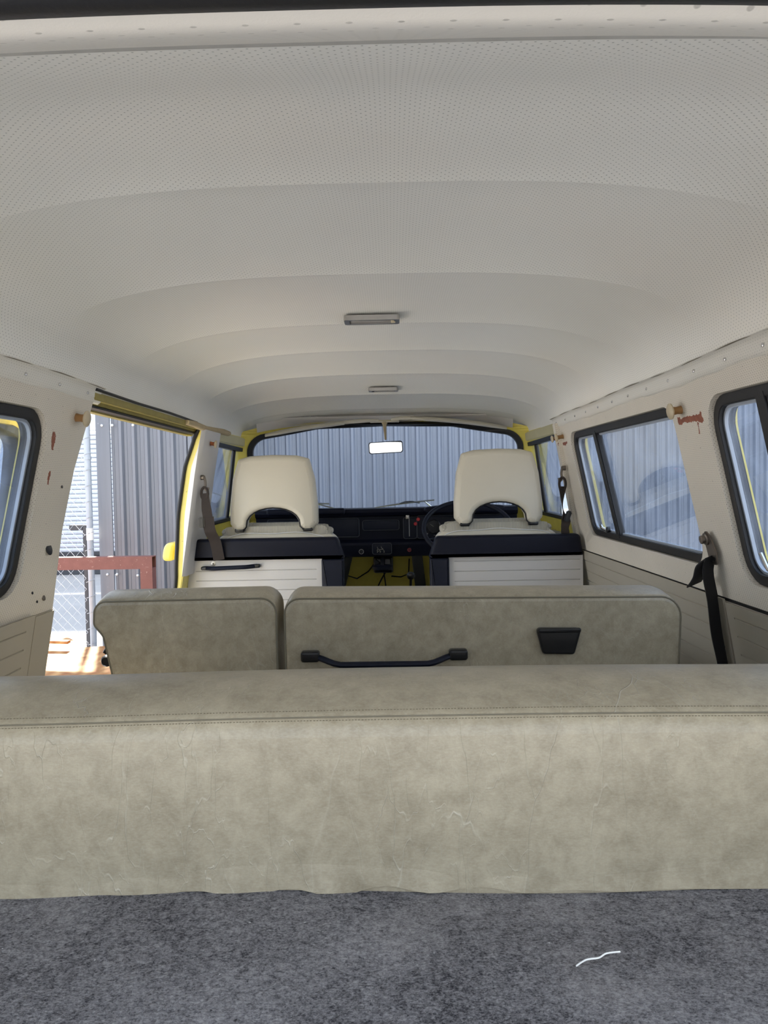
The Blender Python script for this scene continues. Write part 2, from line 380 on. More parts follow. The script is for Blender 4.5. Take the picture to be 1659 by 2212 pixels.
def roundpoly(pts, r, n=6):
    out_ = []; N = len(pts); rs = r if isinstance(r, (list, tuple)) else [r] * N
    for i in range(N):
        p = Vector(pts[i]); a = Vector(pts[i - 1]) - p; b = Vector(pts[(i + 1) % N]) - p
        ri = rs[i]
        if ri <= 0: out_.append(tuple(p)); continue
        a_, b_ = a.normalized(), b.normalized(); ang = a_.angle(b_); d = min(ri / math.tan(ang / 2), a.length * 0.49, b.length * 0.49); rr = d * math.tan(ang / 2)
        cen = p + (a_ + b_).normalized() * (rr / math.sin(ang / 2)); s0 = p + a_ * d - cen; s1 = p + b_ * d - cen
        t = s0.angle_signed(s1) * -1 if False else math.atan2(s0.x * s1.y - s0.y * s1.x, s0.dot(s1))
        for k in range(n + 1):
            an = t * k / n; out_.append((cen.x + s0.x * math.cos(an) - s0.y * math.sin(an), cen.y + s0.x * math.sin(an) + s0.y * math.cos(an)))
    return out_
def rr(x0, x1, y0, y1, r, n=6): return roundpoly([(x0, y0), (x1, y0), (x1, y1), (x0, y1)], r, n)
def dense(pts, step):
    out_ = []
    for i in range(len(pts)):
        a, b = Vector(pts[i]), Vector(pts[(i + 1) % len(pts)]); k = max(1, int((b - a).length / step))
        for j in range(k): out_.append(tuple(a.lerp(b, j / k)))
    return out_
def WX(z): return 0.72 + (1.59 - z) * 0.18
def W(side):           # side wall: u = y, v = z, w = depth outward
    return lambda u_, v_, w_: (side * (WX(v_) + w_), u_, v_)
def XZ(y): return lambda a, b, w_: (a, y + w_, b)
def wuv(co): return (co.y + abs(co.x) - WX(co.z), co.z)
def lerp_tab(tab, x):
    if x <= tab[0][0]: return tab[0][1]
    for (a, va), (b, vb) in zip(tab, tab[1:]):
        if x <= b:
            t = (x - a) / (b - a); t = t * t * (3 - 2 * t) * 0.35 + t * 0.65; return va + (vb - va) * t
    return tab[-1][1]

# ================================================================ SETTING: van shell
# ceiling -------------------------------------------------------
BOWS = [0.60, 1.13, 1.61, 2.10, 2.52, 2.92, 3.28, 3.60]
ZC = [(0.60, 1.703), (0.85, 1.778), (1.13, 1.812), (2.6, 1.812), (3.0, 1.788), (3.4, 1.745), (3.88, 1.69)]
def ceil_z(x, y, crease=True):
    zc = lerp_tab(ZC, y); hw = 0.725 if y < 3.2 else 0.725 - (y - 3.2) * 0.02; t = min(1.0, abs(x) / hw)
    z = 1.592 + (zc - 1.592) * (1 - t ** 3.0) ** (1 / 2.7)
    if crease:
        for a, b in zip(BOWS, BOWS[1:]):
            if a <= y <= b:
                q = (y - a) / (b - a); z += 0.011 * math.sin(PI * q) * (1 - t ** 4) - 0.004 * (1 - t ** 4)
    return z
def ceiling():
    nx, m_ = 80, MB(); ys = []
    for a, b in zip(BOWS, BOWS[1:] + [3.90]):
        k = 14; ys += [a + (b - a) * i / k for i in range(k)]
    ys.append(3.90); rows = []
    xs = [math.sin(PI / 2 * (2 * i / nx - 1)) for i in range(nx + 1)]
    uvs = []
    for y in ys:
        hw = 0.725 if y < 3.2 else 0.725 - (y - 3.2) * 0.02; arc = 0; prev = None; row = []
        for t in xs:
            p = Vector((t * hw, y, ceil_z(t * hw, y)))
            if prev is not None: arc += math.hypot(p.x - prev.x, p.z - prev.z)
            prev = p; row.append((p, arc))
        mid = row[nx // 2][1]; rows.append([(p, a - mid) for p, a in row])
    vs = [p for rw in rows for p, a in rw]; uvs = [(a, p.y) for rw in rows for p, a in rw]; n = nx + 1
    fs = [(i * n + k, i * n + k + 1, (i + 1) * n + k + 1, (i + 1) * n + k) for i in range(len(rows) - 1) for k in range(nx)]
    m_.add(vs, fs)
    o = m_.build('ceiling', 'head', smooth=None)
    me = o.data; l = me.uv_layers.new(name='UVMap')
    for lp in me.loops: l.data[lp.index].uv = uvs[lp.vertex_index]
    me.shade_smooth()
    sharp = set(round(b, 4) for b in BOWS)
    for e in me.edges:
        a, b = me.vertices[e.vertices[0]].co, me.vertices[e.vertices[1]].co
        if abs(a.y - b.y) < 1e-4 and any(abs(a.y - q) < 1e-3 for q in BOWS[1:]): e.use_edge_sharp = True
    tag(o, 'off-white perforated vinyl headliner stretched over roof bows', 'ceiling', kind='structure')
    # steel roof skin above the lining
    rv = []; 
    ny = 24
    for i in range(ny + 1):
        y = 0.24 + (4.0 - 0.24) * i / ny
        for k in range(25):
            t = -1 + 2 * k / 24; x = t * 0.80; rv.append((x, y, 1.64 + (lerp_tab(ZC, max(y, 0.8)) + 0.06 - 1.64) * (1 - abs(t) ** 3) ** 0.4))
    rf = [(i * 25 + k, i * 25 + k + 1, (i + 1) * 25 + k + 1, (i + 1) * 25 + k) for i in range(ny) for k in range(24)]
    MB().add(rv, rf).build('roof_skin', 'white', o)
ceiling()
# rear header (the padded lip over the tailgate opening)
def header():
    prof = [(0.286, 1.565), (0.285, 1.552), (0.288, 1.543), (0.294, 1.538), (0.302, 1.5355), (0.310, 1.537), (0.320, 1.5415), (0.34, 1.5525), (0.38, 1.5755), (0.46, 1.621), (0.54, 1.667), (0.602, 1.7030)]
    nx = 60; vs, fs = [], []
    for i in range(nx + 1):
        x = math.sin(PI / 2 * (2 * i / nx - 1)) * 0.70
        for (y, z) in prof:
            q = (y - 0.285) / 0.32; d0 = 0.30 * abs(x) ** 2.6
            dz = (1 - q) * d0 * 0.9 + q * (1.703 - ceil_z(x, 0.60, False)); vs.append((x, y, z - dz))
    n = len(prof); fs = [(i * n + k, i * n + k + 1, (i + 1) * n + k + 1, (i + 1) * n + k) for i in range(nx) for k in range(n - 1)]
    o = MB().add(vs, fs).build('trim_1', 'hem', uvf=lambda c: (c.x, c.y * 1.3 + c.z))
    tag(o, 'padded off-white vinyl header over the tailgate opening', 'trim', kind='structure')
    pts = [(x, 0.272, 1.535 - 0.27 * abs(x) ** 2.6) for x in [i / 30 * 0.7 for i in range(-30, 31)]]
    s = MB().tube(pts, 0.012, 12).build('trim_2', 'rubber')
    tag(s, 'dark brown rubber seal along the top edge of the tailgate opening', 'seal', kind='structure')
header()

# side walls ----------------------------------------------------
winA = roundpoly([(1.815, 1.135), (2.885, 1.142), (2.925, 1.54), (1.865, 1.535)], 0.06)
winB = roundpoly([(0.55, 1.115), (1.632, 1.120), (1.672, 1.532), (0.62, 1.520)], 0.07)
def inset(poly, e):
    P = [Vector(p) for p in poly]; N = len(P); area = sum(P[i].x * P[(i + 1) % N].y - P[(i + 1) % N].x * P[i].y for i in range(N)); sg = 1 if area > 0 else -1; o_ = []
    for i in range(N):
        a = (P[i] - P[i - 1]); b = (P[(i + 1) % N] - P[i])
        if a.length < 1e-7: a = b
        if b.length < 1e-7: b = a
        t = a.normalized() + b.normalized(); nn = Vector((-t.y, t.x)).normalized() * sg; o_.append(tuple(P[i] + nn * e))
    return o_
def liner_with_flange(side, outer, holes, parent_name, label):
    o = MB().plate(dense(outer, 0.15), holes, W(side), 0.018).build(parent_name, 'liner', bevel=0.005, seg=3, uvf=wuv)
    return tag(o, label, 'wall', kind='structure')
wr = liner_with_flange(1, [(0.30, 1.05), (3.115, 1.05), (3.075, 1.60), (0.30, 1.60)], [winA, winB], 'wall_right', 'right side of the van lined in perforated cream vinyl between its windows')
# raised bead round each opening and the lower body
def body_skin(side, holes, y0, y1, par, z0=0.50):
    return MB().plate([(y0, z0), (y1, z0), (y1, 1.64), (y0, 1.64)], holes, lambda a, b, w_: (side * (WX(b) + 0.048 + w_), a, b), 0.018).build('body_skin', 'yellow', par)
bigA, bigB = inset(winA, -0.004), inset(winB, -0.004)
body_skin(1, [bigA, bigB], 0.28, 3.10, wr)
# trim cards with pressed grooves
def card(side, y0, y1, z0, z1, grooves, par, lead=0.0):
    mp = lambda a, b, w_: (side * (WX(b) - 0.012 + w_), a, b)
    zs = sorted([z0, z1] + [g for z in grooves for g in (z - 0.0022, z, z + 0.0022)])
    o_ = MB(); ye0, ye1 = y0 + 0.035, y1 - 0.035
    m0 = MB().plate([(y0, z0), (y1, z0), (y1 + lead, z1), (y0, z1)], [[(ye0, z - 0.0022), (ye1, z - 0.0022), (ye1, z + 0.0022), (ye0, z + 0.0022)] for z in grooves], mp, 0.006)
    for z in grooves:      # groove floor: a shallow V
        m0.add([mp(ye0, z - 0.0022, 0), mp(ye1, z - 0.0022, 0), mp(ye1, z, 0.0032), mp(ye0, z, 0.0032), mp(ye1, z + 0.0022, 0), mp(ye0, z + 0.0022, 0)], [(0, 1, 2, 3), (3, 2, 4, 5)])
    return m0.build('trim_card', 'card', par, smooth=30)
GR = [1.030, 0.988, 0.946, 0.904, 0.862, 0.82, 0.778]
card(1, 1.735, 3.07, 0.52, 1.068, GR, wr, 0.02)
card(1, 0.42, 1.725, 0.52, 1.062, GR, wr)
MB().plate([(1.50, 1.0625), (3.09, 1.0625), (3.09, 1.070), (1.50, 1.070)], [], lambda a, b, w_: (WX(b) - 0.001 + w_, a, b), 0.01).build('card_edge_gap', 'rubber', wr)

# left wall: rear part up to the sliding-door opening
wl = liner_with_flange(-1, [(0.30, 1.05), (1.822, 1.05), (1.812, 1.25), (1.83, 1.40), (1.885, 1.575), (1.89, 1.60), (0.30, 1.60)], [winB], 'wall_left', 'left side of the van behind the sliding door, lined in perforated cream vinyl')
body_skin(-1, [bigB], 0.28, 1.80, wl)
card(-1, 0.42, 1.708, 0.52, 1.062, GR, wl)
c1 = MB().plate([(1.722, 0.52), (1.822, 0.52), (1.822, 1.058), (1.722, 1.058)], [], lambda a, b, w_: (-(WX(b) - 0.006 + w_), a, b), 0.03).build('trim_card', 'card', wl, bevel=0.003)
MB().plate([(1.70, 0.52), (1.73, 0.52), (1.73, 1.066), (1.70, 1.066)], [], lambda a, b, w_: (-(WX(b) + 0.004 + w_), a, b), 0.01).build('card_edge_gap', 'rubber', wl)
MB().lathe([(0.0145, 0), (0.0145, 0.0015), (0.0125, 0.002)], (-(WX(1.212) - 0.001), 1.752, 1.212), (1, 0, 0.18), 24).build('anchor_hole', 'plastic', wl)
MB().lathe([(0.007, 0), (0.007, 0.002), (0.004, 0.003)], (-(WX(1.094) - 0.0), 1.762, 1.094), (1, 0, 0.18), 12).build('screw', 'steel', wl)
for (y, z) in ((1.775, 1.36), (1.70, 1.115), (1.73, 1.09)):
    MB().lathe([(0.0035, 0), (0.0035, 0.0015)], (-(WX(z) - 0.0), y, z), (1, 0, 0.18), 8).build('screw_hole', 'plastic', wl)
# rear corner posts by the tailgate
for side, par in ((1, wr), (-1, wl)):
    MB().plate([(0.28, 0.95), (0.34, 0.95), (0.34, 1.6), (0.28, 1.6)], [], lambda a, b, w_, s=side: (s * (WX(b) - 0.05 + w_), a, b), 0.10).build('corner_post', 'yellow', par, bevel=0.01)

# B pillar left with the yellow door jamb: a barrel-shaped post
def gout(z): return lerp_tab([(0.5, -0.02), (0.98, -0.006), (1.07, 0.006), (1.25, 0.025), (1.43, 0.027), (1.55, 0.006), (1.6, -0.01)], z)
def loft(rows, n, closed=True):
    vs = [p for rw in rows for p in rw]; R_ = len(rows)
    fs = [(i * n + k, i * n + (k + 1) % n, (i + 1) * n + (k + 1) % n, (i + 1) * n + k) for i in range(R_ - 1) for k in range(n)]
    return vs, fs + [tuple(range(n)), tuple((R_ - 1) * n + k for k in range(n))]
rows = []
for i in range(25):
    z = 0.45 + 1.14 * i / 24; xo, xi = -(WX(z) + gout(z)), -(WX(z) - 0.026)
    rows.append([(xo, 2.905, z), (xi, 2.905, z), (xi, 3.12, z), (xo - 0.02, 3.12, z)])
bp = MB().add(*loft(rows, 4)).build('trim_3', 'yellow', bevel=0.003)
tag(bp, 'yellow painted door pillar between the sliding door and the front seats', 'pillar', kind='structure')
rows = []; zz = [1.005 + 0.575 * i / 16 for i in range(17)]
for z in zz:
    xo, xi = -(WX(z) + gout(z) - 0.022), -(WX(z) - 0.030 - 0.045 * max(0, 1.4 - z) * 0.6)
    rows.append([(xo, 2.90, z), (xi - 0.014, 2.888, z), (xi, 2.905, z), (xi + 0.006, 3.128, z), (xo, 3.128, z)])
MB().add(*loft(rows, 5)).build('pillar_cover', 'partition', bp, bevel=0.004, seg=3)
MB().tube([(-(WX(z) + gout(z) + 0.004), 2.902, z) for z in [0.5 + 1.08 * i / 30 for i in range(31)]], 0.0075, 8).build('door_seal', 'rubber', bp)
# B pillar right (cream liner return)
vs = []
for z in zz + [1.59]:
    x = WX(z); vs += [(x - 0.016, 3.06, z), (x - 0.018, 3.10, z), (x + 0.03, 3.125, z), (x + 0.03, 3.06, z)]
n_ = len(zz)
fs = [(i * 4 + k, i * 4 + (k + 1) % 4, (i + 1) * 4 + (k + 1) % 4, (i + 1) * 4 + k) for i in range(n_) for k in range(4)] + [tuple(range(4)), tuple(n_ * 4 + k for k in range(4))]
MB().add(vs, fs).build('pillar_cover', 'liner', wr, bevel=0.004, uvf=wuv)

# cornice strips along the headliner
def cornice(side, y0, y1, name, label):
    pr = [(0.700, 1.613), (0.7105, 1.610), (0.7155, 1.600), (0.7165, 1.588), (0.7185, 1.577), (0.726, 1.572), (0.74, 1.575), (0.75, 1.61)]
    ny = max(6, int((y1 - y0) / 0.05)); vs, fs = [], []; n = len(pr)
    for i in range(ny + 1):
        y = y0 + (y1 - y0) * i / ny; wob = 0.002 * math.sin(y * 9 + side) + 0.0012 * math.sin(y * 31)
        for (x, z) in pr: vs.append((side * (x + wob * 0.4), y, z + wob))
    fs = [(i * n + k, i * n + (k + 1) % n, (i + 1) * n + (k + 1) % n, (i + 1) * n + k) for i in range(ny) for k in range(n)] + [tuple(range(n)), tuple(ny * n + k for k in range(n))]
    o = MB().add(vs, fs).build(name, 'strip', uvf=lambda c: (c.y, c.z), smooth=50)
    tag(o, label, 'trim', kind='structure')
    e = MB().tube([(side * 0.704, y0 + (y1 - y0) * i / 20, 1.6125 + 0.002 * math.sin((y0 + (y1 - y0) * i / 20) * 9 + side)) for i in range(21)], 0.0011, 6).build('piping', 'seamline', o)
    y = y0 + 0.12
    while y < y1 - 0.05:
        MB().lathe([(0.004, 0), (0.004, 0.002), (0.002, 0.003)], (side * 0.716, y, 1.592), (-side, 0, 0), 10).build('screw', 'chrome', o); y += 0.155
    return o
cornice(1, 0.32, 3.14, 'trim_4', 'pale perforated strip where the headliner meets the right wall')
cornice(-1, 0.32, 1.92, 'trim_5', 'pale perforated strip where the headliner meets the left wall')
# sliding-door header rail left
rail = MB()
rail.add([], [])
for (x0, x1, z0, z1) in ((-0.735, -0.715, 1.580, 1.600), (-0.765, -0.735, 1.572, 1.596), (-0.79, -0.765, 1.560, 1.60)):
    rail.box(((x0 + x1) / 2, 2.43, (z0 + z1) / 2), (x1 - x0, 1.10, z1 - z0))
ro = rail.build('trim_6', 'olive', bevel=0.002)
tag(ro, 'scuffed yellow rail above the open sliding door', 'rail', kind='structure')
MB().box((-0.752, 2.43, 1.567), (0.03, 1.08, 0.006)).build('rail_slot', 'rubber', ro)
MB().tube([(-0.712, 1.88, 1.606), (-0.712, 2.2, 1.604), (-0.713, 2.5, 1.607), (-0.712, 2.85, 1.603)], 0.004, 6).build('rail_seal', 'rubber', ro)
MB().puff(rr(1.895, 1.935, 1.545, 1.575, 0.012), 0.04, 0.006, lambda a, b, w_: (-(0.755 + w_), a, b), 3).build('door_stop', 'rubber', ro)
tp = [(-0.712, 2.70, 1.592), (-0.708, 2.80, 1.592), (-0.705, 2.95, 1.585), (-0.700, 3.05, 1.588), (-0.692, 3.20, 1.592), (-0.688, 3.28, 1.590)]
to = MB().tube(tp, [0.012, 0.015, 0.016, 0.015, 0.0155, 0.014], 10, flat=0.8, up=(0, 0, 1)).build('trim_7', 'tarnish')
tag(to, 'stained cream vinyl tape end loose at the front of the sliding door rail', 'trim', kind='structure')

# cab doors with their windows ----------------------------------
cabwin = roundpoly([(3.135, 1.175), (3.83, 1.19), (3.78, 1.545), (3.135, 1.552)], 0.03)
def cabmap(side, off=0.0):
    return lambda a, b, w_: (side * (WX(b) + off + w_ - max(0, a - 3.2) * 0.045), a, b)
for side, name, lab in ((-1, 'door_1', 'left front door of the van, yellow below its window'), (1, 'door_2', 'right front door of the van beside the steering wheel, yellow below its window')):
    d = MB().plate(dense([(3.11, 0.5), (3.88, 0.5), (3.86, 1.60), (3.11, 1.60)], 0.12), [cabwin], cabmap(side, 0.012), 0.045).build(name, 'yellow', bevel=0.003)
    tag(d, lab, 'door', kind='structure')
    MB().plate([(3.13, 0.55), (3.84, 0.55), (3.84, 1.12), (3.13, 1.12)], [], cabmap(side, 0.002), 0.01).build('door_panel', 'card', d, bevel=0.003)
    MB().plate([(3.13, 1.552), (3.80, 1.555), (3.80, 1.595), (3.13, 1.597)], [], cabmap(side, 0.002), 0.01).build('upper_lining', 'olivecream', d, bevel=0.004)
    MB().plate(inset(cabwin, -0.002), [inset(cabwin, 0.016)], cabmap(side, 0.008), 0.03).build('window_rubber', 'rubber', d, bevel=0.003)
    MB().tube([cabmap(side, 0.02)(3.66, 1.20, 0), cabmap(side, 0.02)(3.60, 1.53, 0)], 0.010, 8).build('vent_divider', 'rubber', d)
    MB().plate(inset(cabwin, 0.010), [], cabmap(side, 0.024), 0.004).build('pane', 'glass', d, smooth=None)
    # A pillar inside the door
# outside mirrors on the cab doors
for side, lab in ((1, 'white-lit wing mirror outside the right front door'),):
    e = empty('wing_mirror', (0.87, 3.50, 1.16), lab, 'mirror')
    MB().tube([(0.85, 3.58, 1.12), (0.87, 3.56, 1.13), (0.875, 3.53, 1.20)], 0.006, 8).build('arm', 'chrome', e)
    MB().puff(rr(0.825, 0.925, 1.145, 1.305, 0.03), 0.025, 0.01, lambda a, b, w_: (a, 3.50 + w_, b)).build('housing', 'chrome', e)
    MB().plate(rr(0.831, 0.919, 1.151, 1.299, 0.026), [], XZ(3.497), 0.002).build('mirror_glass', 'mirror', e)

# windows of the saloon ------------------------------------------
def window(name, side, hole, divs, label):
    mp = lambda off: (lambda a, b, w_: (side * (WX(b) + off + w_), a, b))
    o = MB().plate(inset(hole, 0.001), [inset(hole, 0.024)], mp(0.011), 0.038).build(name, 'rubber', bevel=0.007, seg=3)
    tag(o, label, 'window', kind='structure')
    MB().plate(inset(hole, 0.022), [inset(hole, 0.030)], mp(0.022), 0.008).build('inner_bead', 'galv', o, bevel=0.002)
    MB().plate(inset(hole, 0.020), [], mp(0.028), 0.004).build('pane', 'glass', o, smooth=None)
    for (yb, yt) in divs:
        z0, z1 = min(p[1] for p in hole) + 0.012, max(p[1] for p in hole) - 0.012
        MB().plate([(yb - 0.020, z0), (yb + 0.020, z0), (yt + 0.020, z1), (yt - 0.020, z1)], [], mp(0.010), 0.024).build('divider', 'rubber', o, bevel=0.004)
    return o
w1 = window('window_1', 1, winA, [(2.555, 2.615)], 'right middle side window in black rubber with a narrow vent pane at the front')
w2 = window('window_2', 1, winB, [(1.415, 1.445)], 'right rear side window in black rubber with an upright divider')
w3 = window('window_3', -1, winB, [], 'left rear side window in black rubber looking onto the wire fence')
# chrome latch in the vent corner
lt = MB().tube([(WX(1.165) + 0.015, 2.68, 1.165), (WX(1.165) - 0.005, 2.69, 1.178), (WX(1.165) + 0.0, 2.72, 1.186)], 0.006, 8).build('latch', 'chrome', w1)
MB().lathe([(0.012, 0), (0.012, 0.01), (0.006, 0.014)], (WX(1.17) + 0.02, 2.68, 1.172), (-1, 0, 0), 14).build('latch_knob', 'plastic', w1)
MB().tube([(WX(1.19) + 0.020, 1.575, 1.19), (WX(1.16) + 0.02, 1.555, 1.158), (WX(1.147) + 0.02, 1.515, 1.147), (WX(1.145) + 0.02, 1.40, 1.145)], 0.004, 6).build('corner_bead', 'chrome', w2)

# windshield -----------------------------------------------------
def WS(x, z): return 4.02 - (z - 1.23) * 0.40 - 0.15 * abs(x / 0.68) ** 3
wsmap = lambda off: (lambda a, b, w_: (a, WS(a, b) + off + w_, b))
ws_out = dense(roundpoly([(-0.70, 1.19), (0.70, 1.19), (0.69, 1.60), (0.35, 1.665), (0, 1.675), (-0.35, 1.665), (-0.69, 1.60)], [0.09, 0.09, 0.10, 0.3, 0.3, 0.3, 0.10], 8), 0.05)
sur = MB().plate(dense([(-0.80, 0.50), (0.80, 0.50), (0.80, 1.60), (0.60, 1.66), (0.3, 1.715), (0, 1.72), (-0.3, 1.715), (-0.60, 1.66), (-0.80, 1.60)], 0.05), [ws_out], wsmap(0.0), 0.03).build('wall_front', 'yellow', smooth=30)
tag(sur, 'yellow painted metal front of the cab round the windshield', 'wall', kind='structure')
wo = MB().plate(inset(ws_out, -0.004), [inset(ws_out, 0.020)], wsmap(-0.006), 0.03).build('window_4', 'rubber', bevel=0.004)
tag(wo, 'wide curved windshield in a black rubber seal', 'window', kind='structure')
gv, gf = [], []
for i in range(41):
    for k in range(13):
        x = -0.69 + 1.38 * i / 40; z = 1.20 + (0.455 - 0.05 * abs(x / 0.69) ** 2) * k / 12; gv.append((x * (1 - 0.02 * (k in (0, 12))), WS(x, z) + 0.012, z))
gf = [(i * 13 + k, i * 13 + k + 1, (i + 1) * 13 + k + 1, (i + 1) * 13 + k) for i in range(40) for k in range(12)]
MB().add(gv, gf).build('pane', 'wind', wo)
top_e = [(x, 1.668 - 0.055 * abs(x / 0.66) ** 3.2) for x in [0.64 - 1.28 * i / 40 for i in range(41)]]
MB().plate([(x, z + 0.006) for x, z in top_e] + [(x, z + 0.075) for x, z in reversed(top_e)], [], wsmap(-0.016), 0.012).build('header_lining', 'partition', sur)
# A-pillar covers
for side in (-1, 1):
    MB().tube([(side * 0.722, 3.82, 1.08), (side * 0.706, 3.80, 1.30), (side * 0.692, 3.78, 1.52), (side * 0.670, 3.78, 1.59), (side * 0.60, 3.81, 1.630)], [0.016, 0.014, 0.013, 0.014, 0.010], 10).build('pillar_tube', 'yellow', sur)

# floors ---------------------------------------------------------
fl = MB(); nx, ny = 60, 30; vs = []
for j in range(ny + 1):
    for i in range(nx + 1):
        x, y = -0.80 + 1.6 * i / nx, 0.05 + 0.80 * j / ny
        vs.append((x, y, 0.948 + 0.003 * math.sin(x * 9 + y * 4) * math.sin(y * 11)))
fl.add(vs, [(j * (nx + 1) + i, j * (nx + 1) + i + 1, (j + 1) * (nx + 1) + i + 1, (j + 1) * (nx + 1) + i) for j in range(ny) for i in range(nx)])
fl.box((0, 0.45, 0.925), (1.60, 0.80, 0.03))
tag(fl.build('floor', 'carpet'), 'grey felt carpet on the load deck behind the rear bench', 'carpet', kind='structure')
tag(MB().box((0, 2.42, 0.495), (1.66, 3.16, 0.04)).build('floor', 'floor', bevel=0.005), 'black rubber floor of the passenger space', 'floor', kind='structure')
tag(MB().box((0, 0.875, 0.70), (1.60, 0.02, 0.40)).build('wall_engine', 'card'), 'engine bulkhead under the rear bench', 'wall', kind='structure')

# ================================================================ THINGS inside
def stitches(path, L, gap, r_, name, par, mat='stitch'):
    mb = MB(); pts = [Vector(p) for p in path]; acc = 0
    for a, b in zip(pts, pts[1:]):
        d = (b - a); n = d.length; t = -acc
        while t + L < n:
            if t >= 0:
                p, q = a + d * (t / n), a + d * ((t + L) / n); mb.tube([p, q], r_, 4)
            t += L + gap
        acc = 0
    o = mb.build(name, mat, par); o['kind'] = 'stuff'; return o

# rear bench
def rear_bench():
    e = empty('rear_bench', (0, 0.80, 0.95), 'wide olive-beige vinyl rear bench back nearest the carpeted deck', 'bench seat')
    z0, z1 = 0.700, 1.118
    outl = []
    for p in dense(rr(-0.735, 0.735, z0 + 0.23, z1, 0.03), 0.02): outl.append(p)
    def mp(a, b, w_):
        q = w_ / 0.19; lift = max(0, (b - 1.05) / 0.068)
        z = b + lift * 0.020 * math.sin(PI * min(1, q * 0.95)) + 0.0018 * math.sin(a * 7 + 1) * lift
        bul = 0.010 * math.exp(-((b - 1.02) / 0.08) ** 2) * (1 - q)
        return (a, 0.722 - bul + w_ + 0.0015 * math.sin(a * 13 + b * 9), z)
    MB().puff(outl, 0.19, 0.016, mp, 5, 0.03).build('backrest', 'vinyl', e, smooth=60)
    xs = [-0.72 + 1.44 * i / 90 for i in range(91)]
    def top(x, w_): v = mp(x, z1, w_); return v
    def on(x, a_, off=0.0, w2=0.0):
        e_, w_ = 0.016 * (1 - math.sin(a_)), 0.016 * (1 - math.cos(a_)) + w2
        v = mp(x, z1 - e_, w_); return (v[0], v[1] - off * math.cos(a_), v[2] + off * math.sin(a_))
    MB().tube([on(x, math.radians(62), 0.0001) for x in xs], 0.0008, 6).build('seam', 'seamline', e)
    stitches([on(x, PI / 2, 0.0001, 0.0) for x in xs], 0.0019, 0.0012, 0.00045, 'stitching', e)
    stitches([on(x, math.radians(52), 0.0001) for x in xs], 0.0019, 0.0012, 0.0004, 'stitching', e)
    # loose wavy skirt that meets the carpet
    vs = []; N = 140
    for i in range(N + 1):
        x = -0.735 + 1.47 * i / N; amp = math.exp(-((x + 0.02) / 0.22) ** 2)
        zb = 0.9475 + 0.0035 * amp * (1 + math.sin(x * 66)) + 0.001 * math.sin(x * 23); yb = 0.7145 + 0.0025 * amp * math.sin(x * 66 + 1)
        vs += [(x, 0.7195, 1.00), (x, 0.7165, 0.975), (x, yb, zb), (x, yb + 0.004, zb)]
    fs = [(i * 4 + k, i * 4 + k + 1, (i + 1) * 4 + k + 1, (i + 1) * 4 + k) for i in range(N) for k in range(3)]
    MB().add(vs, fs).build('lower_flap', 'vinyl', e, smooth=60)
    MB().puff(rr(-0.73, 0.73, 0.93, 1.44, 0.04), 0.15, 0.03, lambda a, b, w_: (a, b, 0.70 + w_ + 0.005), 4).build('seat_cushion', 'vinyl', e, smooth=60)
    MB().box((0, 1.15, 0.60), (1.40, 0.44, 0.20)).build('seat_base', 'card', e, bevel=0.01)
rear_bench()

def path_offset(pts, y): return [(a, y, b) for a, b in pts]
# middle bench (two thirds) and jump seat
def mid_seat(name, label, corner, depth, y0, rad, top_rise, seat_x, cat):
    e = empty(name, (sum(seat_x) / 2, y0 + 0.1, 0.515), label, cat)
    ol = dense(roundpoly(corner, rad, 7), 0.02); zt = max(p[1] for p in corner)
    def mp(a, b, w_):
        q = w_ / depth; lift = max(0, min(1, (b - zt + 0.06) / 0.06))
        return (a, y0 + w_ + 0.06 * max(0, 0) , b + lift * top_rise * math.sin(PI * min(1, q)) )
    MB().puff(ol, depth, 0.010, mp, 4, 0.025).build('backrest', 'vinyl', e, smooth=60)
    # piping along the rear edge of top and sides
    k = inset(ol, 0.002); sel = [p for p in k if p[1] > zt - 0.25]
    # rotate the list so that it runs as one open path
    idx = [i for i, p in enumerate(k) if p[1] > zt - 0.25]
    br = [i for i in range(len(idx)) if idx[i] - idx[i - 1] != 1]
    st = idx[br[-1]] if len(br) > 1 or idx[0] != 0 else idx[0]
    path = [];i = st
    while k[i % len(k)][1] > zt - 0.25 and len(path) < len(k): path.append(k[i % len(k)]); i += 1
    MB().tube([(a, y0 + 0.003, b) for a, b in path], 0.0022, 6).build('piping', 'seamline', e)
    tp_ = [p for p in inset(ol, 0.0) if p[1] > zt - 0.012]; tp_.sort()
    stitches([(a, y0 + 0.016, b + 0.0015) for a, b in tp_], 0.0035, 0.0022, 0.0007, 'stitching', e)
    x0, x1 = seat_x
    MB().puff(rr(x0, x1, y0 + depth - 0.01, y0 + depth + 0.42, 0.04), 0.14, 0.03, lambda a, b, w_: (a, b, 0.79 + w_), 4).build('seat_cushion', 'vinyl', e, smooth=60)
    MB().box(((x0 + x1) / 2, y0 + depth + 0.2, 0.65), (x1 - x0 - 0.08, 0.38, 0.28)).build('seat_base', 'card', e, bevel=0.01)
    return e
mb_ = mid_seat('middle_bench', 'olive-beige vinyl middle bench back with a grab handle and black ashtray', [(-0.205, 0.72), (0.640, 0.72), (0.658, 1.098), (-0.208, 1.108)], 0.15, 1.60, [0.02, 0.02, 0.045, 0.035], 0.014, (-0.20, 0.64), 'bench seat')
js = mid_seat('jump_seat', 'narrow olive-beige vinyl folding seat beside the open sliding door', [(-0.560, 0.80), (-0.222, 0.72), (-0.222, 1.110), (-0.623, 1.108), (-0.626, 1.055), (-0.606, 1.03)], 0.13, 1.60, [0.02, 0.02, 0.035, 0.045, 0.02, 0.03], 0.016, (-0.57, -0.235), 'seat')
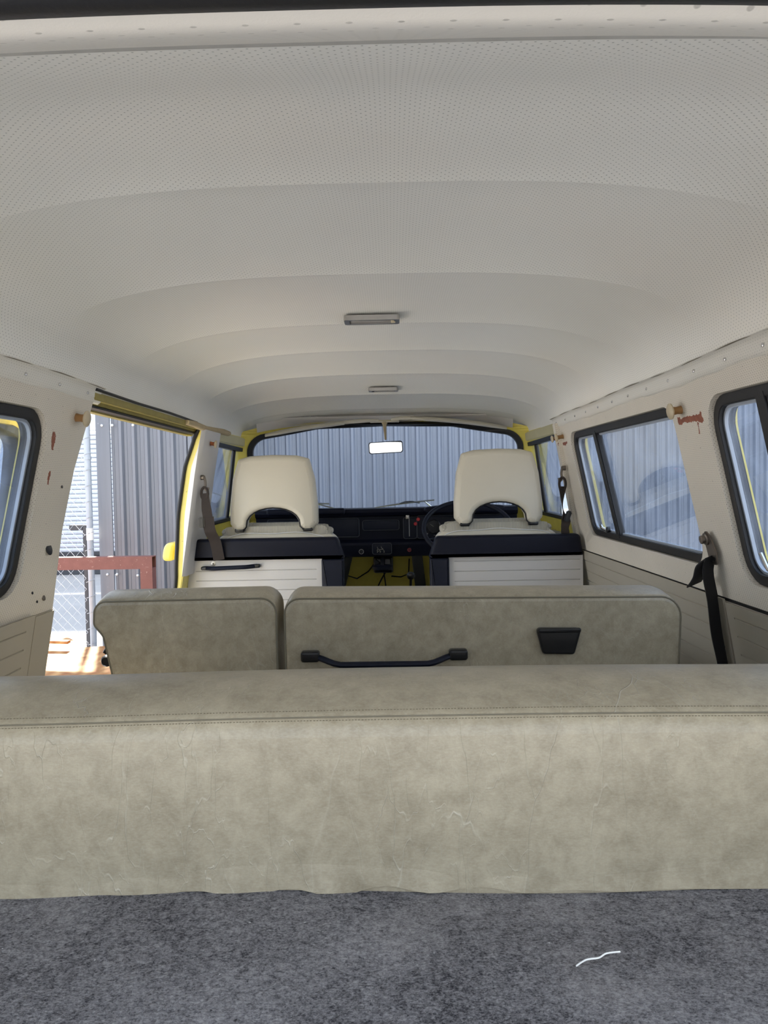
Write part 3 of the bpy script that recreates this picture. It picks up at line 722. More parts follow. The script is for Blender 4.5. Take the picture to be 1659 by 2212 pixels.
MB().tube([(-0.618, 1.66, 0.98), (-0.604, 1.66, 1.01), (-0.597, 1.66, 0.98), (-0.59, 1.66, 0.93)], 0.012, 8).build('hinge_arm', 'plastic', js)
MB().lathe([(0.013, 0), (0.013, 0.02), (0.009, 0.026)], (-0.606, 1.64, 0.972), (0, -1, 0), 16).build('hinge_knob', 'plastic', js)
# ashtray on the bench back
at = MB().puff(roundpoly([(0.352, 0.979), (0.420, 0.977), (0.436, 1.034), (0.338, 1.036)], 0.008, 4), 0.018, 0.005, XZ(1.584), 3).build('ashtray', 'plastic', mb_)
MB().puff(rr(0.341, 0.433, 1.026, 1.036, 0.004), 0.008, 0.003, XZ(1.578), 3).build('ashtray_lip', 'plastic', at)
def grab_handle(par, x0, x1, y, z, sag, r_, block, tilt=0.0):
    n = 24; pts = []
    for i in range(n + 1):
        t = i / n; x = x0 + (x1 - x0) * t; k = min(t, 1 - t) / 0.22; k = min(1, k); k = k * k * (3 - 2 * k)
        pts.append((x, y - 0.028 * k - 0.008, z - sag * k + tilt * (t - 0.5)))
    h = MB().tube(pts, r_, 10, flat=0.8).build('grab_handle', 'navy2', par)
    for (x, s, dz) in ((x0, -1, -tilt / 2), (x1, 1, tilt / 2)):
        MB().puff(rr(x - block, x + block, z + dz - block * 0.55, z + dz + block * 0.62, 0.006, 4), 0.024, 0.005, XZ(y - 0.022), 3).build('handle_mount', 'plastic', h)
grab_handle(mb_, -0.150, 0.170, 1.60, 0.981, 0.013, 0.0080, 0.020, -0.001)

# front seats with their headrests
def front_seat(cx, name_lab, dx, dz):
    e = empty('front_seat', (cx, 3.15, 0.515), name_lab, 'seat')
    ol = dense(roundpoly([(cx - 0.250, 0.80), (cx + 0.250, 0.80), (cx + 0.262, 1.150), (cx + 0.10, 1.168), (cx - 0.10, 1.168), (cx - 0.258, 1.152)], [0.03, 0.03, 0.06, 0.1, 0.1, 0.06], 7), 0.03)
    MB().puff(ol, 0.13, 0.03, XZ(3.045), 5, 0.03).build('backrest', 'cream', e, smooth=60)
    ol2 = dense(roundpoly([(cx - 0.225, 1.14), (cx + 0.225, 1.14), (cx + 0.240, 1.172), (cx + 0.14, 1.200), (cx - 0.14, 1.200), (cx - 0.240, 1.172)], [0, 0, 0.05, 0.1, 0.1, 0.05], 6), 0.03)
    MB().puff(ol2, 0.125, 0.048, XZ(3.055), 6).build('ribbed_top', 'ribbed', e, smooth=60)
    pp = [(cx - 0.25 + 0.5 * i / 40) for i in range(41)]
    MB().tube([(x, 3.049, 1.160 - 0.045 * (abs(x - cx) / 0.25) ** 6 - 0.008 * abs((x - cx) / 0.25) ** 2 + 0.003 * math.sin(x * 30)) for x in pp], 0.002, 6).build('piping', 'white', e)
    MB().puff(rr(cx - 0.24, cx + 0.24, 3.16, 3.62, 0.05), 0.14, 0.03, lambda a, b, w_: (a, b, 0.76 + w_), 4).build('seat_cushion', 'cream', e, smooth=60)
    MB().box((cx, 3.36, 0.64), (0.44, 0.42, 0.26)).build('seat_base', 'navy2', e, bevel=0.01)
    # headrest: broad arch that stands on two feet
    h0 = 1.165 + dz; X = cx + dx
    out_l = [(-0.160, 0.0), (-0.186, 0.03), (-0.186, 0.10), (-0.174, 0.22), (-0.150, 0.305), (-0.10, 0.318), (0.0, 0.322), (0.10, 0.318), (0.150, 0.305), (0.174, 0.22), (0.186, 0.10), (0.186, 0.03), (0.160, 0.0), (0.128, 0.006)]
    arch = [(0.113 * math.cos(PI * k / 12), 0.02 + 0.078 * math.sin(PI * k / 12) ** 0.8) for k in range(0, 13)]
    pts = out_l + arch + [(-0.128, 0.006)]
    ol3 = dense(roundpoly([(a, b) for a, b in pts], 0.012, 2), 0.02)
    def mp(a, b, w_):
        q = (b - 0.02) / 0.30
        a, b = a * 0.975, b * 0.975
        return (X + a, 3.016 + w_ + 0.035 * q * q + 0.10 * (abs(a) / 0.186) ** 3 * 0.25, h0 + b)
    hr = MB().puff(ol3, 0.085, 0.022, mp, 5, 0.03).build('headrest', 'cream', e, smooth=70)
    ed = [(X + a * 0.975, 3.032, h0 + b * 0.975 - 0.001) for a, b in [(0.128, 0.004)] + arch + [(-0.128, 0.004)]]
    MB().tube(ed, 0.0028, 6).build('dark_edging', 'plastic', hr)
    for s in (-1, 1): MB().puff(rr(X + s * 0.140 - 0.020, X + s * 0.140 + 0.020, h0 - 0.004, h0 + 0.012, 0.005, 3), 0.05, 0.004, XZ(3.034), 2).build('foot_cap', 'plastic', hr)
    for s in (-1, 1): MB().tube([(X + s * 0.145, 3.10, h0 - 0.04), (X + s * 0.145, 3.10, h0 + 0.03)], 0.006, 8).build('headrest_post', 'chrome', e)
    return e
front_seat(-0.452, 'cream front passenger seat with a tall arched headrest, left of the gap', -0.006, 0.004)
front_seat(0.462, 'cream driver seat with a tall arched headrest, behind the steering wheel', 0.007, 0.012)

# partitions behind the front seats
def partition(x0, x1, xp0, xp1, name, label, handle=False, dz=0.0):
    e = empty('seat_partition', ((x0 + x1) / 2, 3.0, 0.515), label, 'partition')
    inner = x1 if abs(x1) < abs(x0) else x0; sg = 1 if inner == x1 else -1
    c = [(x0 + (0.0), 1.055 + dz), (x1, 1.055 + dz), (x1 - (0.030 if sg == 1 else 0.012), 1.142 + dz), (x0 + (0.012 if sg == 1 else 0.030), 1.142 + dz)]
    MB().puff(dense(roundpoly(c, [0.004, 0.004, 0.018, 0.018], 5), 0.04), 0.062, 0.014, XZ(2.985), 4, 0.014).build('top_pad', 'navy', e, smooth=60)
    pa, pb = (x0, xp0) if sg == 1 else (xp1, x1)
    GZ = [1.034, 0.993, 0.952, 0.911, 0.87, 0.83, 0.79]
    if handle: GZ = [1.012, 0.972, 0.931, 0.89, 0.85, 0.81]
    mp = XZ(3.0); ga, gb = pa + 0.035, pb - 0.022
    if sg == -1: ga, gb = pa + 0.022, pb - 0.012
    m0 = MB().plate([(pa, 0.52), (pb, 0.52), (pb, 1.056 + dz), (pa, 1.056 + dz)], [[(ga, z - 0.002), (gb, z - 0.002), (gb, z + 0.002), (ga, z + 0.002)] for z in GZ], mp, 0.03)
    for z in GZ: m0.add([mp(ga, z - 0.002, 0), mp(gb, z - 0.002, 0), mp(gb, z, 0.004), mp(ga, z, 0.004), mp(gb, z + 0.002, 0), mp(ga, z + 0.002, 0)], [(0, 1, 2, 3), (3, 2, 4, 5)])
    m0.build('panel', 'partition', e, smooth=30)
    MB().puff(rr(xp0, xp1, 0.52, 1.053 + dz, 0.006), 0.06, 0.008, XZ(2.983), 3).build('end_post', 'navy2', e, smooth=60)
    if handle:
        grab_handle(e, -0.735, -0.520, 3.0, 1.028, 0.0, 0.011, 0.013, 0.006)
        MB().lathe([(0.010, 0), (0.010, 0.001), (0.004, 0.0018)], (-0.701, 3.0, 1.042), (0, -1, 0), 16).build('screw_cup', 'silver', e)
        MB().lathe([(0.0035, 0), (0.0035, 0.001)], (-0.701, 2.998, 1.042), (0, -1, 0), 10).build('screw_hole', 'plastic', e)
partition(-0.808, -0.164, -0.259, -0.168, 'p', 'left partition behind the passenger seat, navy pad over pale panel with grab handle', True)
partition(0.176, 0.800, 0.180, 0.258, 'p', 'right partition behind the driver seat, navy pad over pale grooved panel', False, -0.004)

# dashboard
def dashboard():
    e = empty('dashboard', (0, 3.85, 1.1), 'blue-black dashboard across the cab below the windshield', 'dashboard')
    prof = [(4.00, 1.05), (4.00, 1.222), (3.80, 1.232), (3.745, 1.236), (3.722, 1.230), (3.712, 1.212), (3.722, 1.196), (3.742, 1.190), (3.752, 1.075), (3.738, 1.066), (3.722, 1.06), (3.715, 1.048), (3.725, 0.992), (3.76, 0.985), (3.90, 0.99)]
    vs, fs = [], []; n = len(prof); N = 40
    for i in range(N + 1):
        x = -0.66 + 1.32 * i / N; back = -0.10 * abs(x / 0.66) ** 3
        for (y, z) in prof: vs.append((x, y + (back if y > 3.9 else 0), z))
    fs = [(i * n + k, i * n + (k + 1) % n, (i + 1) * n + (k + 1) % n, (i + 1) * n + k) for i in range(N) for k in range(n)] + [tuple(range(n)), tuple(N * n + k for k in range(n))]
    MB().add(vs, fs).build('body', 'navy', e, smooth=35)
    # padded lips: passenger half and binnacle
    MB().puff(rr(-0.60, -0.205, 1.205, 1.238, 0.013), 0.06, 0.012, XZ(3.692), 4).build('passenger_pad', 'navy', e, smooth=60)
    MB().puff(roundpoly([(0.205, 1.236), (0.185, 1.225), (0.20, 1.202), (0.58, 1.202), (0.60, 1.236), (0.40, 1.256)], 0.012, 4), 0.07, 0.012, XZ(3.685), 4).build('binnacle_hood', 'navy', e, smooth=60)
    def lid(x0, x1, z0, z1, name, y=3.738, rim=True, th=0.010):
        o = MB().puff(rr(x0, x1, z0, z1, 0.008, 4), th + 0.01, 0.003, XZ(y), 3).build(name, 'navy2', e, smooth=60)
        if rim: MB().tube([(a, y + 0.001, b) for a, b in inset(rr(x0, x1, z0, z1, 0.008, 4), -0.002)], 0.0022, 6, closed=True).build('rim', 'darksteel', o)
        return o
    lid(-0.60, -0.14, 1.092, 1.182, 'glovebox_lid')
    lid(-0.118, 0.062, 1.124, 1.170, 'radio_blank')
    v = lid(0.088, 0.150, 1.078, 1.180, 'lever_panel', 3.736)
    MB().tube([(0.115, 3.728, 1.088), (0.115, 3.728, 1.182)], 0.0022, 6).build('slot_edge', 'silver', v)
    MB().puff(rr(0.098, 0.116, 1.176, 1.196, 0.003, 3), 0.012, 0.002, XZ(3.722), 2).build('lever_knob', 'silver', e)
    lid(0.158, 0.60, 1.078, 1.188, 'instrument_panel', 3.735)
    for (x, z, r_) in ((0.238, 1.135, 0.036), (0.365, 1.137, 0.046), (0.49, 1.135, 0.036)):
        g = MB().lathe([(r_, 0), (r_, 0.008), (r_ * 0.9, 0.010), (r_ * 0.86, 0.002)], (x, 3.735, z), (0, -1, 0), 32).build('gauge', 'plastic', e)
        MB().tube([(x, 3.7315, z), (x - r_ * 0.5, 3.7315, z + r_ * 0.35)], 0.001, 4).build('needle', 'dashprint', g)
    for (x, z) in ((0.150, 1.170), (0.136, 1.148)):
        MB().lathe([(0.005, 0), (0.005, 0.02), (0.009, 0.021), (0.009, 0.034), (0.006, 0.037)], (x + 0.01, 3.735, z + 0.004), (0, -1, 0), 14).build('red_knob', 'red', e)
    MB().lathe([(0.006, 0), (0.006, 0.014), (0.004, 0.017)], (0.205, 3.735, 1.10), (0, -1, 0), 12).build('chrome_knob', 'chrome', e)
    # lower ledge: air panel with the pale seat-shaped symbol, lighter ring, red knob
    hp = lid(-0.070, 0.022, 1.005, 1.056, 'heater_panel', 3.70, True)
    mb = MB()
    def ln(pts, r_=0.0009): mb.tube([(x, 3.6985, z) for x, z in pts], r_, 5)
    ln([(-0.048, 1.040), (-0.044, 1.030), (-0.036, 1.026), (-0.020, 1.028), (-0.012, 1.018)]); ln([(-0.044, 1.030), (-0.048, 1.024)])
    ln([(-0.028, 1.042), (-0.026, 1.034), (-0.018, 1.030)]); ln([(-0.050, 1.023), (-0.044, 1.018), (-0.036, 1.022), (-0.030, 1.017)])
    for x in (-0.047, -0.033, -0.014): mb.tube([(x + 0.0022 * math.cos(a * PI / 4), 3.6985, 1.014 + 0.0022 * math.sin(a * PI / 4)) for a in range(8)], 0.0006, 4, closed=True)
    mb.build('lever_symbol', 'dashprint', hp)
    ring = MB().tube([(-0.128 + 0.0115 * math.cos(a * PI / 12), 3.706, 1.017 + 0.0115 * math.sin(a * PI / 12)) for a in range(24)], 0.0012, 6, closed=True).build('lighter_ring', 'silver', e)
    MB().lathe([(0.011, 0), (0.011, 0.004), (0.0, 0.0045)], (-0.128, 3.712, 1.017), (0, -1, 0), 20).build('lighter_socket', 'plastic', e)
    rk = MB().tube([(0.113 + 0.008 * math.cos(a * PI / 8), 3.706, 1.021 + 0.008 * math.sin(a * PI / 8)) for a in range(16)], 0.0011, 6, closed=True).build('knob_mark', 'red', e)
    MB().tube([(0.110, 3.706, 1.018), (0.114, 3.706, 1.024), (0.115, 3.706, 1.018)], 0.0009, 5).build('knob_arrow', 'red', rk)
    MB().lathe([(0.011, 0), (0.011, 0.006), (0.009, 0.008)], (0.113, 3.714, 1.021), (0, -1, 0), 20).build('brake_light_knob', 'plastic', e)
    # steering-free centre: fan box hanging under the ledge
    fb = MB().puff(rr(-0.07, 0.03, 0.90, 0.985, 0.012), 0.12, 0.015, XZ(3.76), 3).build('heater_box', 'plastic', e, smooth=60)
    MB().lathe([(0.046, 0), (0.052, 0.006), (0.052, 0.018), (0.040, 0.024)], (-0.022, 3.70, 0.925), (0, 0, 1), 28).build('fan_knob', 'navy2', fb)
    MB().tube([(-0.022, 3.70, 0.93), (-0.022, 3.74, 0.98)], 0.012, 8).build('fan_stem', 'plastic', fb)
    for px in ([(-0.20, 3.9, 0.98), (-0.22, 3.88, 0.88), (-0.16, 3.86, 0.862), (-0.10, 3.85, 0.90), (-0.06, 3.84, 0.95)], [(0.02, 3.88, 0.87), (0.07, 3.88, 0.865), (0.11, 3.88, 0.88), (0.115, 3.88, 0.96)], [(0.13, 3.88, 0.98), (0.14, 3.87, 0.90), (0.155, 3.86, 0.82)], [(-0.02, 3.86, 0.9), (-0.01, 3.86, 0.82), (-0.012, 3.86, 0.7)], [(-0.05, 3.88, 0.82), (-0.03, 3.87, 0.86), (0.0, 3.86, 0.91)]):
        MB().tube(px, 0.0035, 6).build('cable', 'plastic', e)
    for x in (-0.235, 0.165): MB().box((x, 3.88, 0.88), (0.055, 0.10, 0.22), Matrix.Rotation(0.25 if x < 0 else -0.1, 3, 'Y')).build('bracket', 'plastic', e, bevel=0.006)
dashboard()

# steering wheel
def wheel():
    cx, cy, cz, R, tl = 0.385, 3.46, 1.138, 0.208, math.radians(36)
    e = empty('steering_wheel', (cx, cy, cz), 'large thin black steering wheel in front of the driver seat', 'steering wheel')
    fx = lambda a, b, h: (cx + a, cy + b * math.cos(tl) - h * math.sin(tl), cz + b * math.sin(tl) + h * math.cos(tl))
    MB().tube([fx(R * math.cos(2 * PI * k / 72), R * math.sin(2 * PI * k / 72), 0.0) for k in range(72)], 0.0105, 12, closed=True).build('rim', 'navy2', e, smooth=60)
    for s in (-1, 1):
        MB().tube([fx(s * 0.03, -0.01, -0.035), fx(s * 0.10, -0.03, -0.02), fx(s * (R - 0.02), -0.075, 0.0)], [0.016, 0.014, 0.010], 8, flat=0.45).build('spoke', 'navy2', e, smooth=60)
    q = Vector((0, -math.sin(tl), math.cos(tl)))
    MB().lathe([(0.055, -0.05), (0.062, -0.035), (0.058, -0.02), (0.03, -0.012)], (cx, cy, cz), q, 28).build('hub', 'plastic', e)
    MB().tube([fx(0, 0, -0.04), (cx, 3.70, 0.96)], 0.024, 12).build('column', 'plastic', e)
    MB().tube([fx(-0.03, 0, -0.06), fx(-0.12, 0.01, -0.055), fx(-0.16, 0.01, -0.05)], [0.005, 0.004, 0.006], 8).build('indicator_stalk', 'plastic', e)
wheel()
gl = empty('gear_lever', (0.105, 3.45, 0.52), 'gear lever with a shiny black round knob between the partitions', 'gear lever')
MB().tube([(0.105, 3.50, 0.52), (0.105, 3.46, 0.75), (0.110, 3.35, 0.925)], 0.006, 8).build('stick', 'plastic', gl)
MB().lathe([(0.006, -0.012), (0.014, -0.006), (0.019, 0.004), (0.018, 0.016), (0.010, 0.023)], (0.110, 3.345, 0.930), (0, 0, 1), 24).build('knob', 'plastic', gl, smooth=60)

# interior mirror
im = empty('rear_view_mirror', (0.0, 3.80, 1.66), 'rear-view mirror on a cream stem hanging at the middle of the windshield', 'mirror')
MB().tube([(0.0, 3.80, 1.672), (0.0, 3.80, 1.655), (0.002, 3.79, 1.62), (0.004, 3.775, 1.580)], [0.018, 0.010, 0.007, 0.005], 12).build('stem', 'tarnish', im, smooth=60)
MB().puff(rr(-0.075, 0.075, 1.668, 1.678, 0.004), 0.03, 0.004, XZ(3.785), 3).build('stem_base', 'cream', im)
mrot = Matrix.Rotation(math.radians(-2.2), 3, 'Y') 
def mmap(a, b, w_):
    v = Matrix.Rotation(math.radians(1.0), 3, 'Z') @ Matrix.Rotation(math.radians(2.0), 3, 'X') @ mrot @ Vector((a, w_, b)); return (0.004 + v.x, 3.765 + v.y, 1.5395 + v.z)
MB().puff(rr(-0.087, 0.087, -0.030, 0.030, 0.013, 6), 0.016, 0.004, mmap, 3).build('housing', 'plastic', im)
MB().plate(rr(-0.082, 0.082, -0.026, 0.026, 0.011, 6), [], lambda a, b, w_: mmap(a, b, w_ - 0.0015), 0.001).build('mirror_glass', 'mirror', im, smooth=None)

# sun visors
def visor(pts, label):
    e = empty('sun_visor', pts[0], label, 'sun visor')
    vs, fs = [], []; n = 10
    for i, (x, y, z) in enumerate(pts):
        t = i / (len(pts) - 1); tap = min(1, 4 * t + 0.25, 4 * (1 - t) + 0.4)
        for k in range(n):
            a = 2 * PI * k / n; dy, dz = 0.065 * tap * math.copysign(abs(math.cos(a)) ** 0.6, math.cos(a)), 0.0115 * math.sin(a) * (0.6 + 0.4 * tap)
            vs.append((x, y + dy, z + dz + dy * 0.12))
    N = len(pts); fs = [(i * n + k, i * n + (k + 1) % n, (i + 1) * n + (k + 1) % n, (i + 1) * n + k) for i in range(N - 1) for k in range(n)] + [tuple(range(n)), tuple((N - 1) * n + k for k in range(n))]
    MB().add(vs, fs).build('pad', 'cream', e, smooth=60)
    return e
def vis_pts(x0, x1, zf): return [(x0 + (x1 - x0) * i / 12, 3.70, zf(x0 + (x1 - x0) * i / 12)) for i in range(13)]
v1 = visor(vis_pts(-0.595, -0.20, lambda x: 1.668 - 0.17 * abs(x) ** 2.0), 'folded cream sun visor over the passenger side of the windshield')
MB().tube([(-0.22, 3.70, 1.663), (-0.10, 3.70, 1.671), (-0.03, 3.72, 1.673)], [0.009, 0.010, 0.006], 8).build('pivot_arm', 'cream', v1)
v2 = visor(vis_pts(0.13, 0.605, lambda x: 1.681 - 0.16 * abs(x) ** 2.0), 'folded cream sun visor over the driver side of the windshield')
MB().tube([(0.15, 3.70, 1.679), (0.08, 3.70, 1.680), (0.035, 3.72, 1.676)], [0.009, 0.010, 0.006], 8).build('pivot_arm', 'cream', v2)

# ceiling lamps
def lamp(y, x0, x1, dy, label, knob):
    z = lerp_tab(ZC, y) + 0.002
    zz_ = ceil_z(0, y) - 0.004
    e = empty('ceiling_lamp', ((x0 + x1) / 2, y, zz_), label, 'lamp')
    mp = lambda a, b, w_: (a, b, zz_ - w_)
    MB().plate(rr(x0, x1, y - dy, y + dy, 0.008, 4), [rr(x0 + 0.014, x1 - 0.014, y - dy + 0.008, y + dy - 0.008, 0.005, 3)], mp, 0.014).build('frame', 'silver', e, bevel=0.002)
    MB().puff(rr(x0 + 0.015, x1 - 0.015, y - dy + 0.009, y + dy - 0.009, 0.004, 3), 0.010, 0.003, mp, 2).build('lens', 'lens', e)
    MB().puff(rr(knob - 0.006, knob + 0.006, y - 0.008, y + 0.008, 0.003, 3), 0.016, 0.002, mp, 2).build('switch', 'buttoncap' if x1 - x0 > 0.13 else 'plastic', e)
    return e
lamp(2.04, -0.088, 0.062, 0.030, 'silver-framed courtesy lamp on the headliner over the middle bench', 0.045)
lamp(3.20, -0.060, 0.066, 0.026, 'smaller pale courtesy lamp on the headliner over the front seats', -0.042)

# curtain or coat buttons
def spool(x, y, z, side, label, mats=('buttonneck', 'buttoncap'), s=1.0, L=0.028):
    e = empty('coat_button', (x, y, z), label, 'coat button')
    MB().lathe([(0.0105 * s, 0), (0.009 * s, L * 0.4), (0.0105 * s, L * 0.8)], (x, y, z), (-side, 0, -0.15), 18).build('neck', mats[0], e)
    q = Vector((-side, 0, -0.15)).normalized() * L * 0.75
    MB().lathe([(0.012 * s, 0), (0.019 * s, 0.003), (0.020 * s, 0.006), (0.016 * s, 0.009), (0.0, 0.010)], (x + q.x, y, z + q.z), (-side, 0, -0.15), 24).build('cap', mats[1], e)
spool(-WX(1.528), 1.80, 1.528, -1, 'cream coat button on the left pillar by the sliding door')
spool(WX(1.517), 1.80, 1.517, 1, 'cream and amber coat button above the rust streak on the right pillar')
spool(WX(1.532), 3.02, 1.532, 1, 'amber coat button nearer the side window on the right front pillar', s=0.85, L=0.032)
spool(WX(1.534), 3.10, 1.531, 1, 'brown coat button nearer the cab on the right front pillar', ('rustpeg', 'buttoncap'), s=0.75, L=0.030)
spool(-(WX(1.530) - 0.034), 2.99, 1.530, -1, 'brown coat button at the top of the left front pillar', ('rustpeg', 'buttoncap'), s=0.8, L=0.022)

# seat belts
def ribbon(pts, wdir, wd, th, name, mat, par):
    """pts: centre line, wdir: vector (or list) across the strap"""
    vs, fs = [], []; N = len(pts)
    for i, p in enumerate(pts):
        p = Vector(p); wv = Vector(wdir[i] if isinstance(wdir, list) else wdir).normalized(); ww = wd[i] if isinstance(wd, (list, tuple)) else wd
        t = (Vector(pts[min(N - 1, i + 1)]) - Vector(pts[max(0, i - 1)])).normalized(); nn = t.cross(wv).normalized() * th / 2
        vs += [p - wv * ww / 2 - nn, p + wv * ww / 2 - nn, p + wv * ww / 2 + nn, p - wv * ww / 2 + nn]
    fs = [(i * 4 + k, i * 4 + (k + 1) % 4, (i + 1) * 4 + (k + 1) % 4, (i + 1) * 4 + k) for i in range(N - 1) for k in range(4)] + [(0, 1, 2, 3), tuple((N - 1) * 4 + k for k in (3, 2, 1, 0))]
    return MB().add(vs, fs).build(name, mat, par, smooth=35)
def smooth_path(P, n=8):
    P = [Vector(p) for p in P]; o_ = []
    for i in range(len(P) - 1):
        a, b, c, d = P[max(0, i - 1)], P[i], P[i + 1], P[min(len(P) - 1, i + 2)]
        for k in range(n):
            t = k / n; o_.append(0.5 * ((2 * b) + (c - a) * t + (2 * a - 5 * b + 4 * c - d) * t * t + (3 * b - a - 3 * c + d) * t ** 3))
    o_.append(P[-1]); return o_
b1 = empty('seat_belt', (WX(1.206) - 0.01, 1.755, 1.206), 'black lap belt hanging from a steel anchor on the right middle pillar', 'seat belt')
X0 = WX(1.2) - 0.016
MB().plate(roundpoly([(1.738, 1.215), (1.757, 1.228), (1.775, 1.215), (1.768, 1.185), (1.762, 1.148), (1.725, 1.148), (1.720, 1.178)], 0.010, 4), [rr(1.730, 1.756, 1.156, 1.166, 0.004, 3)], lambda a, b, w_: (WX(b) - 0.014 + w_, a, b), 0.004).build('anchor_plate', 'steel', b1, bevel=0.001)
MB().lathe([(0.015, 0), (0.015, 0.006), (0.010, 0.008), (0.010, 0.016), (0.006, 0.017)], (WX(1.208) - 0.012, 1.757, 1.208), (-1, 0, -0.18), 12).build('bolt', 'steel', b1)
pth = smooth_path([(WX(1.165) - 0.018, 1.742, 1.165), (WX(1.13) - 0.030, 1.745, 1.13), (WX(1.06) - 0.028, 1.752, 1.06), (WX(0.98) - 0.030, 1.760, 0.98), (WX(0.88) - 0.026, 1.764, 0.88), (WX(0.60) - 0.025, 1.77, 0.60)])
ribbon(pth, (1, 0.65, 0), 0.042, 0.002, 'strap', 'webblack', b1)
pth = smooth_path([(WX(1.168) - 0.016, 1.742, 1.168), (WX(1.150) - 0.040, 1.745, 1.150), (WX(1.12) - 0.046, 1.76, 1.120), (WX(1.10) - 0.052, 1.785, 1.096)])
ribbon(pth, [(1, 0.55, 0.25)] * len(pth), [0.034 + 0.018 * i / len(pth) for i in range(len(pth))], 0.003, 'strap_tail', 'webblack', b1)
def shoulder_belt(x, y, z, side, label, twist):
    e = empty('seat_belt', (x, y, z), label, 'seat belt')
    MB().lathe([(0.010, 0), (0.010, 0.012), (0.007, 0.014)], (x + side * 0.012, y, z), (-side, 0, 0), 12).build('bolt', 'steel', e)
    hk = smooth_path([(x, y, z + 0.006), (x - side * 0.006, y - 0.002, z - 0.02), (x - side * 0.004, y, z - 0.045), (x - side * 0.012, y, z - 0.052), (x - side * 0.016, y, z - 0.04)], 5)
    MB().tube(hk, 0.005, 8).build('hook', 'steel', e)
    lp = [(x - side * 0.002 + 0.013 * math.cos(a), y - 0.004, z - 0.065 + 0.026 * math.sin(a)) for a in [PI * 2 * k / 14 for k in range(14)]]
    MB().tube(lp, 0.0055, 8, closed=True).build('loop', 'webbing', e)
    return e
b2 = shoulder_belt(0.732, 3.045, 1.405, 1, 'twisted dark brown shoulder belt hooked on the right front pillar', True)
p2 = smooth_path([(0.730, 3.04, 1.33), (0.728, 3.04, 1.26), (0.735, 3.04, 1.215), (0.742, 3.04, 1.185), (0.738, 3.04, 1.160), (0.740, 3.04, 1.12), (0.742, 3.03, 0.95)])
wd = [Vector((math.cos(0.25 + 1.1 * math.sin(i / len(p2) * 7)), math.sin(0.25 + 1.1 * math.sin(i / len(p2) * 7)), 0)) for i in range(len(p2))]
ribbon(p2, wd, 0.036, 0.003, 'strap', 'webbing', b2)
MB().box((0.748, 3.03, 1.208), (0.022, 0.012, 0.045), Matrix.Rotation(0.35, 3, 'Y')).build('buckle', 'plastic', b2, bevel=0.004)
b3 = shoulder_belt(-0.712, 2.93, 1.393, -1, 'dark brown shoulder belt hooked on the left front pillar', False)
ribbon(smooth_path([(-0.708, 2.925, 1.33), (-0.704, 2.92, 1.28), (-0.697, 2.92, 1.225)]), (1, 0.2, 0.1), [0.026 + 0.012 * min(1, i / 10) for i in range(17)], 0.005, 'strap', 'webbing', b3)
ribbon(smooth_path([(-0.697, 2.918, 1.235), (-0.692, 2.925, 1.18), (-0.680, 2.955, 1.135), (-0.67, 2.970, 1.06)]), (1, 0.2, 0.15), 0.044, 0.003, 'strap', 'webbing', b3)
MB().box((-0.722, 2.915, 1.215), (0.022, 0.014, 0.042)).build('buckle', 'plastic', b3, bevel=0.004)

# thread and lint on the carpet
tag(MB().tube(smooth_path([(0.178, 0.594, 0.9535), (0.188, 0.601, 0.954), (0.199, 0.604, 0.9535), (0.207, 0.609, 0.954), (0.219, 0.611, 0.954)], 5), 0.0007, 6).build('thread', 'thread'), 'short white thread lying on the grey carpet', 'thread')

# wipers
def wiper(p0, p1, arm, label):
    e = empty('windshield_wiper', p0, label, 'wiper')
    MB().tube([p0, Vector(p0).lerp(Vector(p1), 0.5) + Vector((0, 0, 0.004)), p1], [0.003, 0.006, 0.0045], 6).build('blade', 'silver', e)
    a = Vector(p0).lerp(Vector(p1), 0.45)
    MB().tube([a + Vector((-0.02, 0, 0.0)), a + Vector((0.02, -0.004, 0.013)), a + Vector((0.06, -0.004, 0.014)), a + Vector((0.10, 0, 0.004))], 0.004, 6).build('bridge', 'chrome', e)
    MB().tube([Vector(p1) + Vector((-0.06, 0.01, -0.002)), Vector(arm)], 0.004, 6).build('arm', 'chrome', e)
wiper((-0.065, 4.075, 1.226), (0.262, 4.070, 1.262), (0.25, 4.10, 1.222), 'silver windshield wiper lying toward the driver side, blade fully visible')
wiper((-0.72, 3.98, 1.262), (-0.315, 4.068, 1.252), (-0.290, 4.10, 1.225), 'silver windshield wiper whose tip shows beside the passenger headrest')

# ================================================================ open sliding door outside the left wall
sd = empty('door_3', (-0.90, 1.3, 0.5), 'yellow sliding door pushed back along the outside of the left wall', 'door', kind='structure')
sdm = lambda off: (lambda a, b, w_: (-(WX(b) + off + w_), a, b))
sdw = roundpoly([(0.86, 1.10), (1.80, 1.10), (1.76, 1.500), (0.90, 1.500)], 0.06)
MB().plate([(0.72, 0.50), (1.82, 0.50), (1.80, 1.60), (0.72, 1.60)], [sdw], sdm(0.105), 0.035).build('door_skin', 'yellow', sd, bevel=0.005)
MB().plate(inset(sdw, -0.002), [inset(sdw, 0.022)], sdm(0.098), 0.04).build('window_rubber', 'rubber', sd, bevel=0.005)
MB().plate(inset(sdw, 0.018), [], sdm(0.120), 0.004).build('pane', 'glass', sd, smooth=None)
# yellow bulge of the cab door handle seen past the left pillar
MB().puff(rr(2.985, 3.12, 1.055, 1.130, 0.03), 0.045, 0.016, lambda a, b, w_: (-(WX(b) + 0.050 + w_), a, b), 4).build('outer_handle', 'yellow', bpy.data.objects['door_1'])

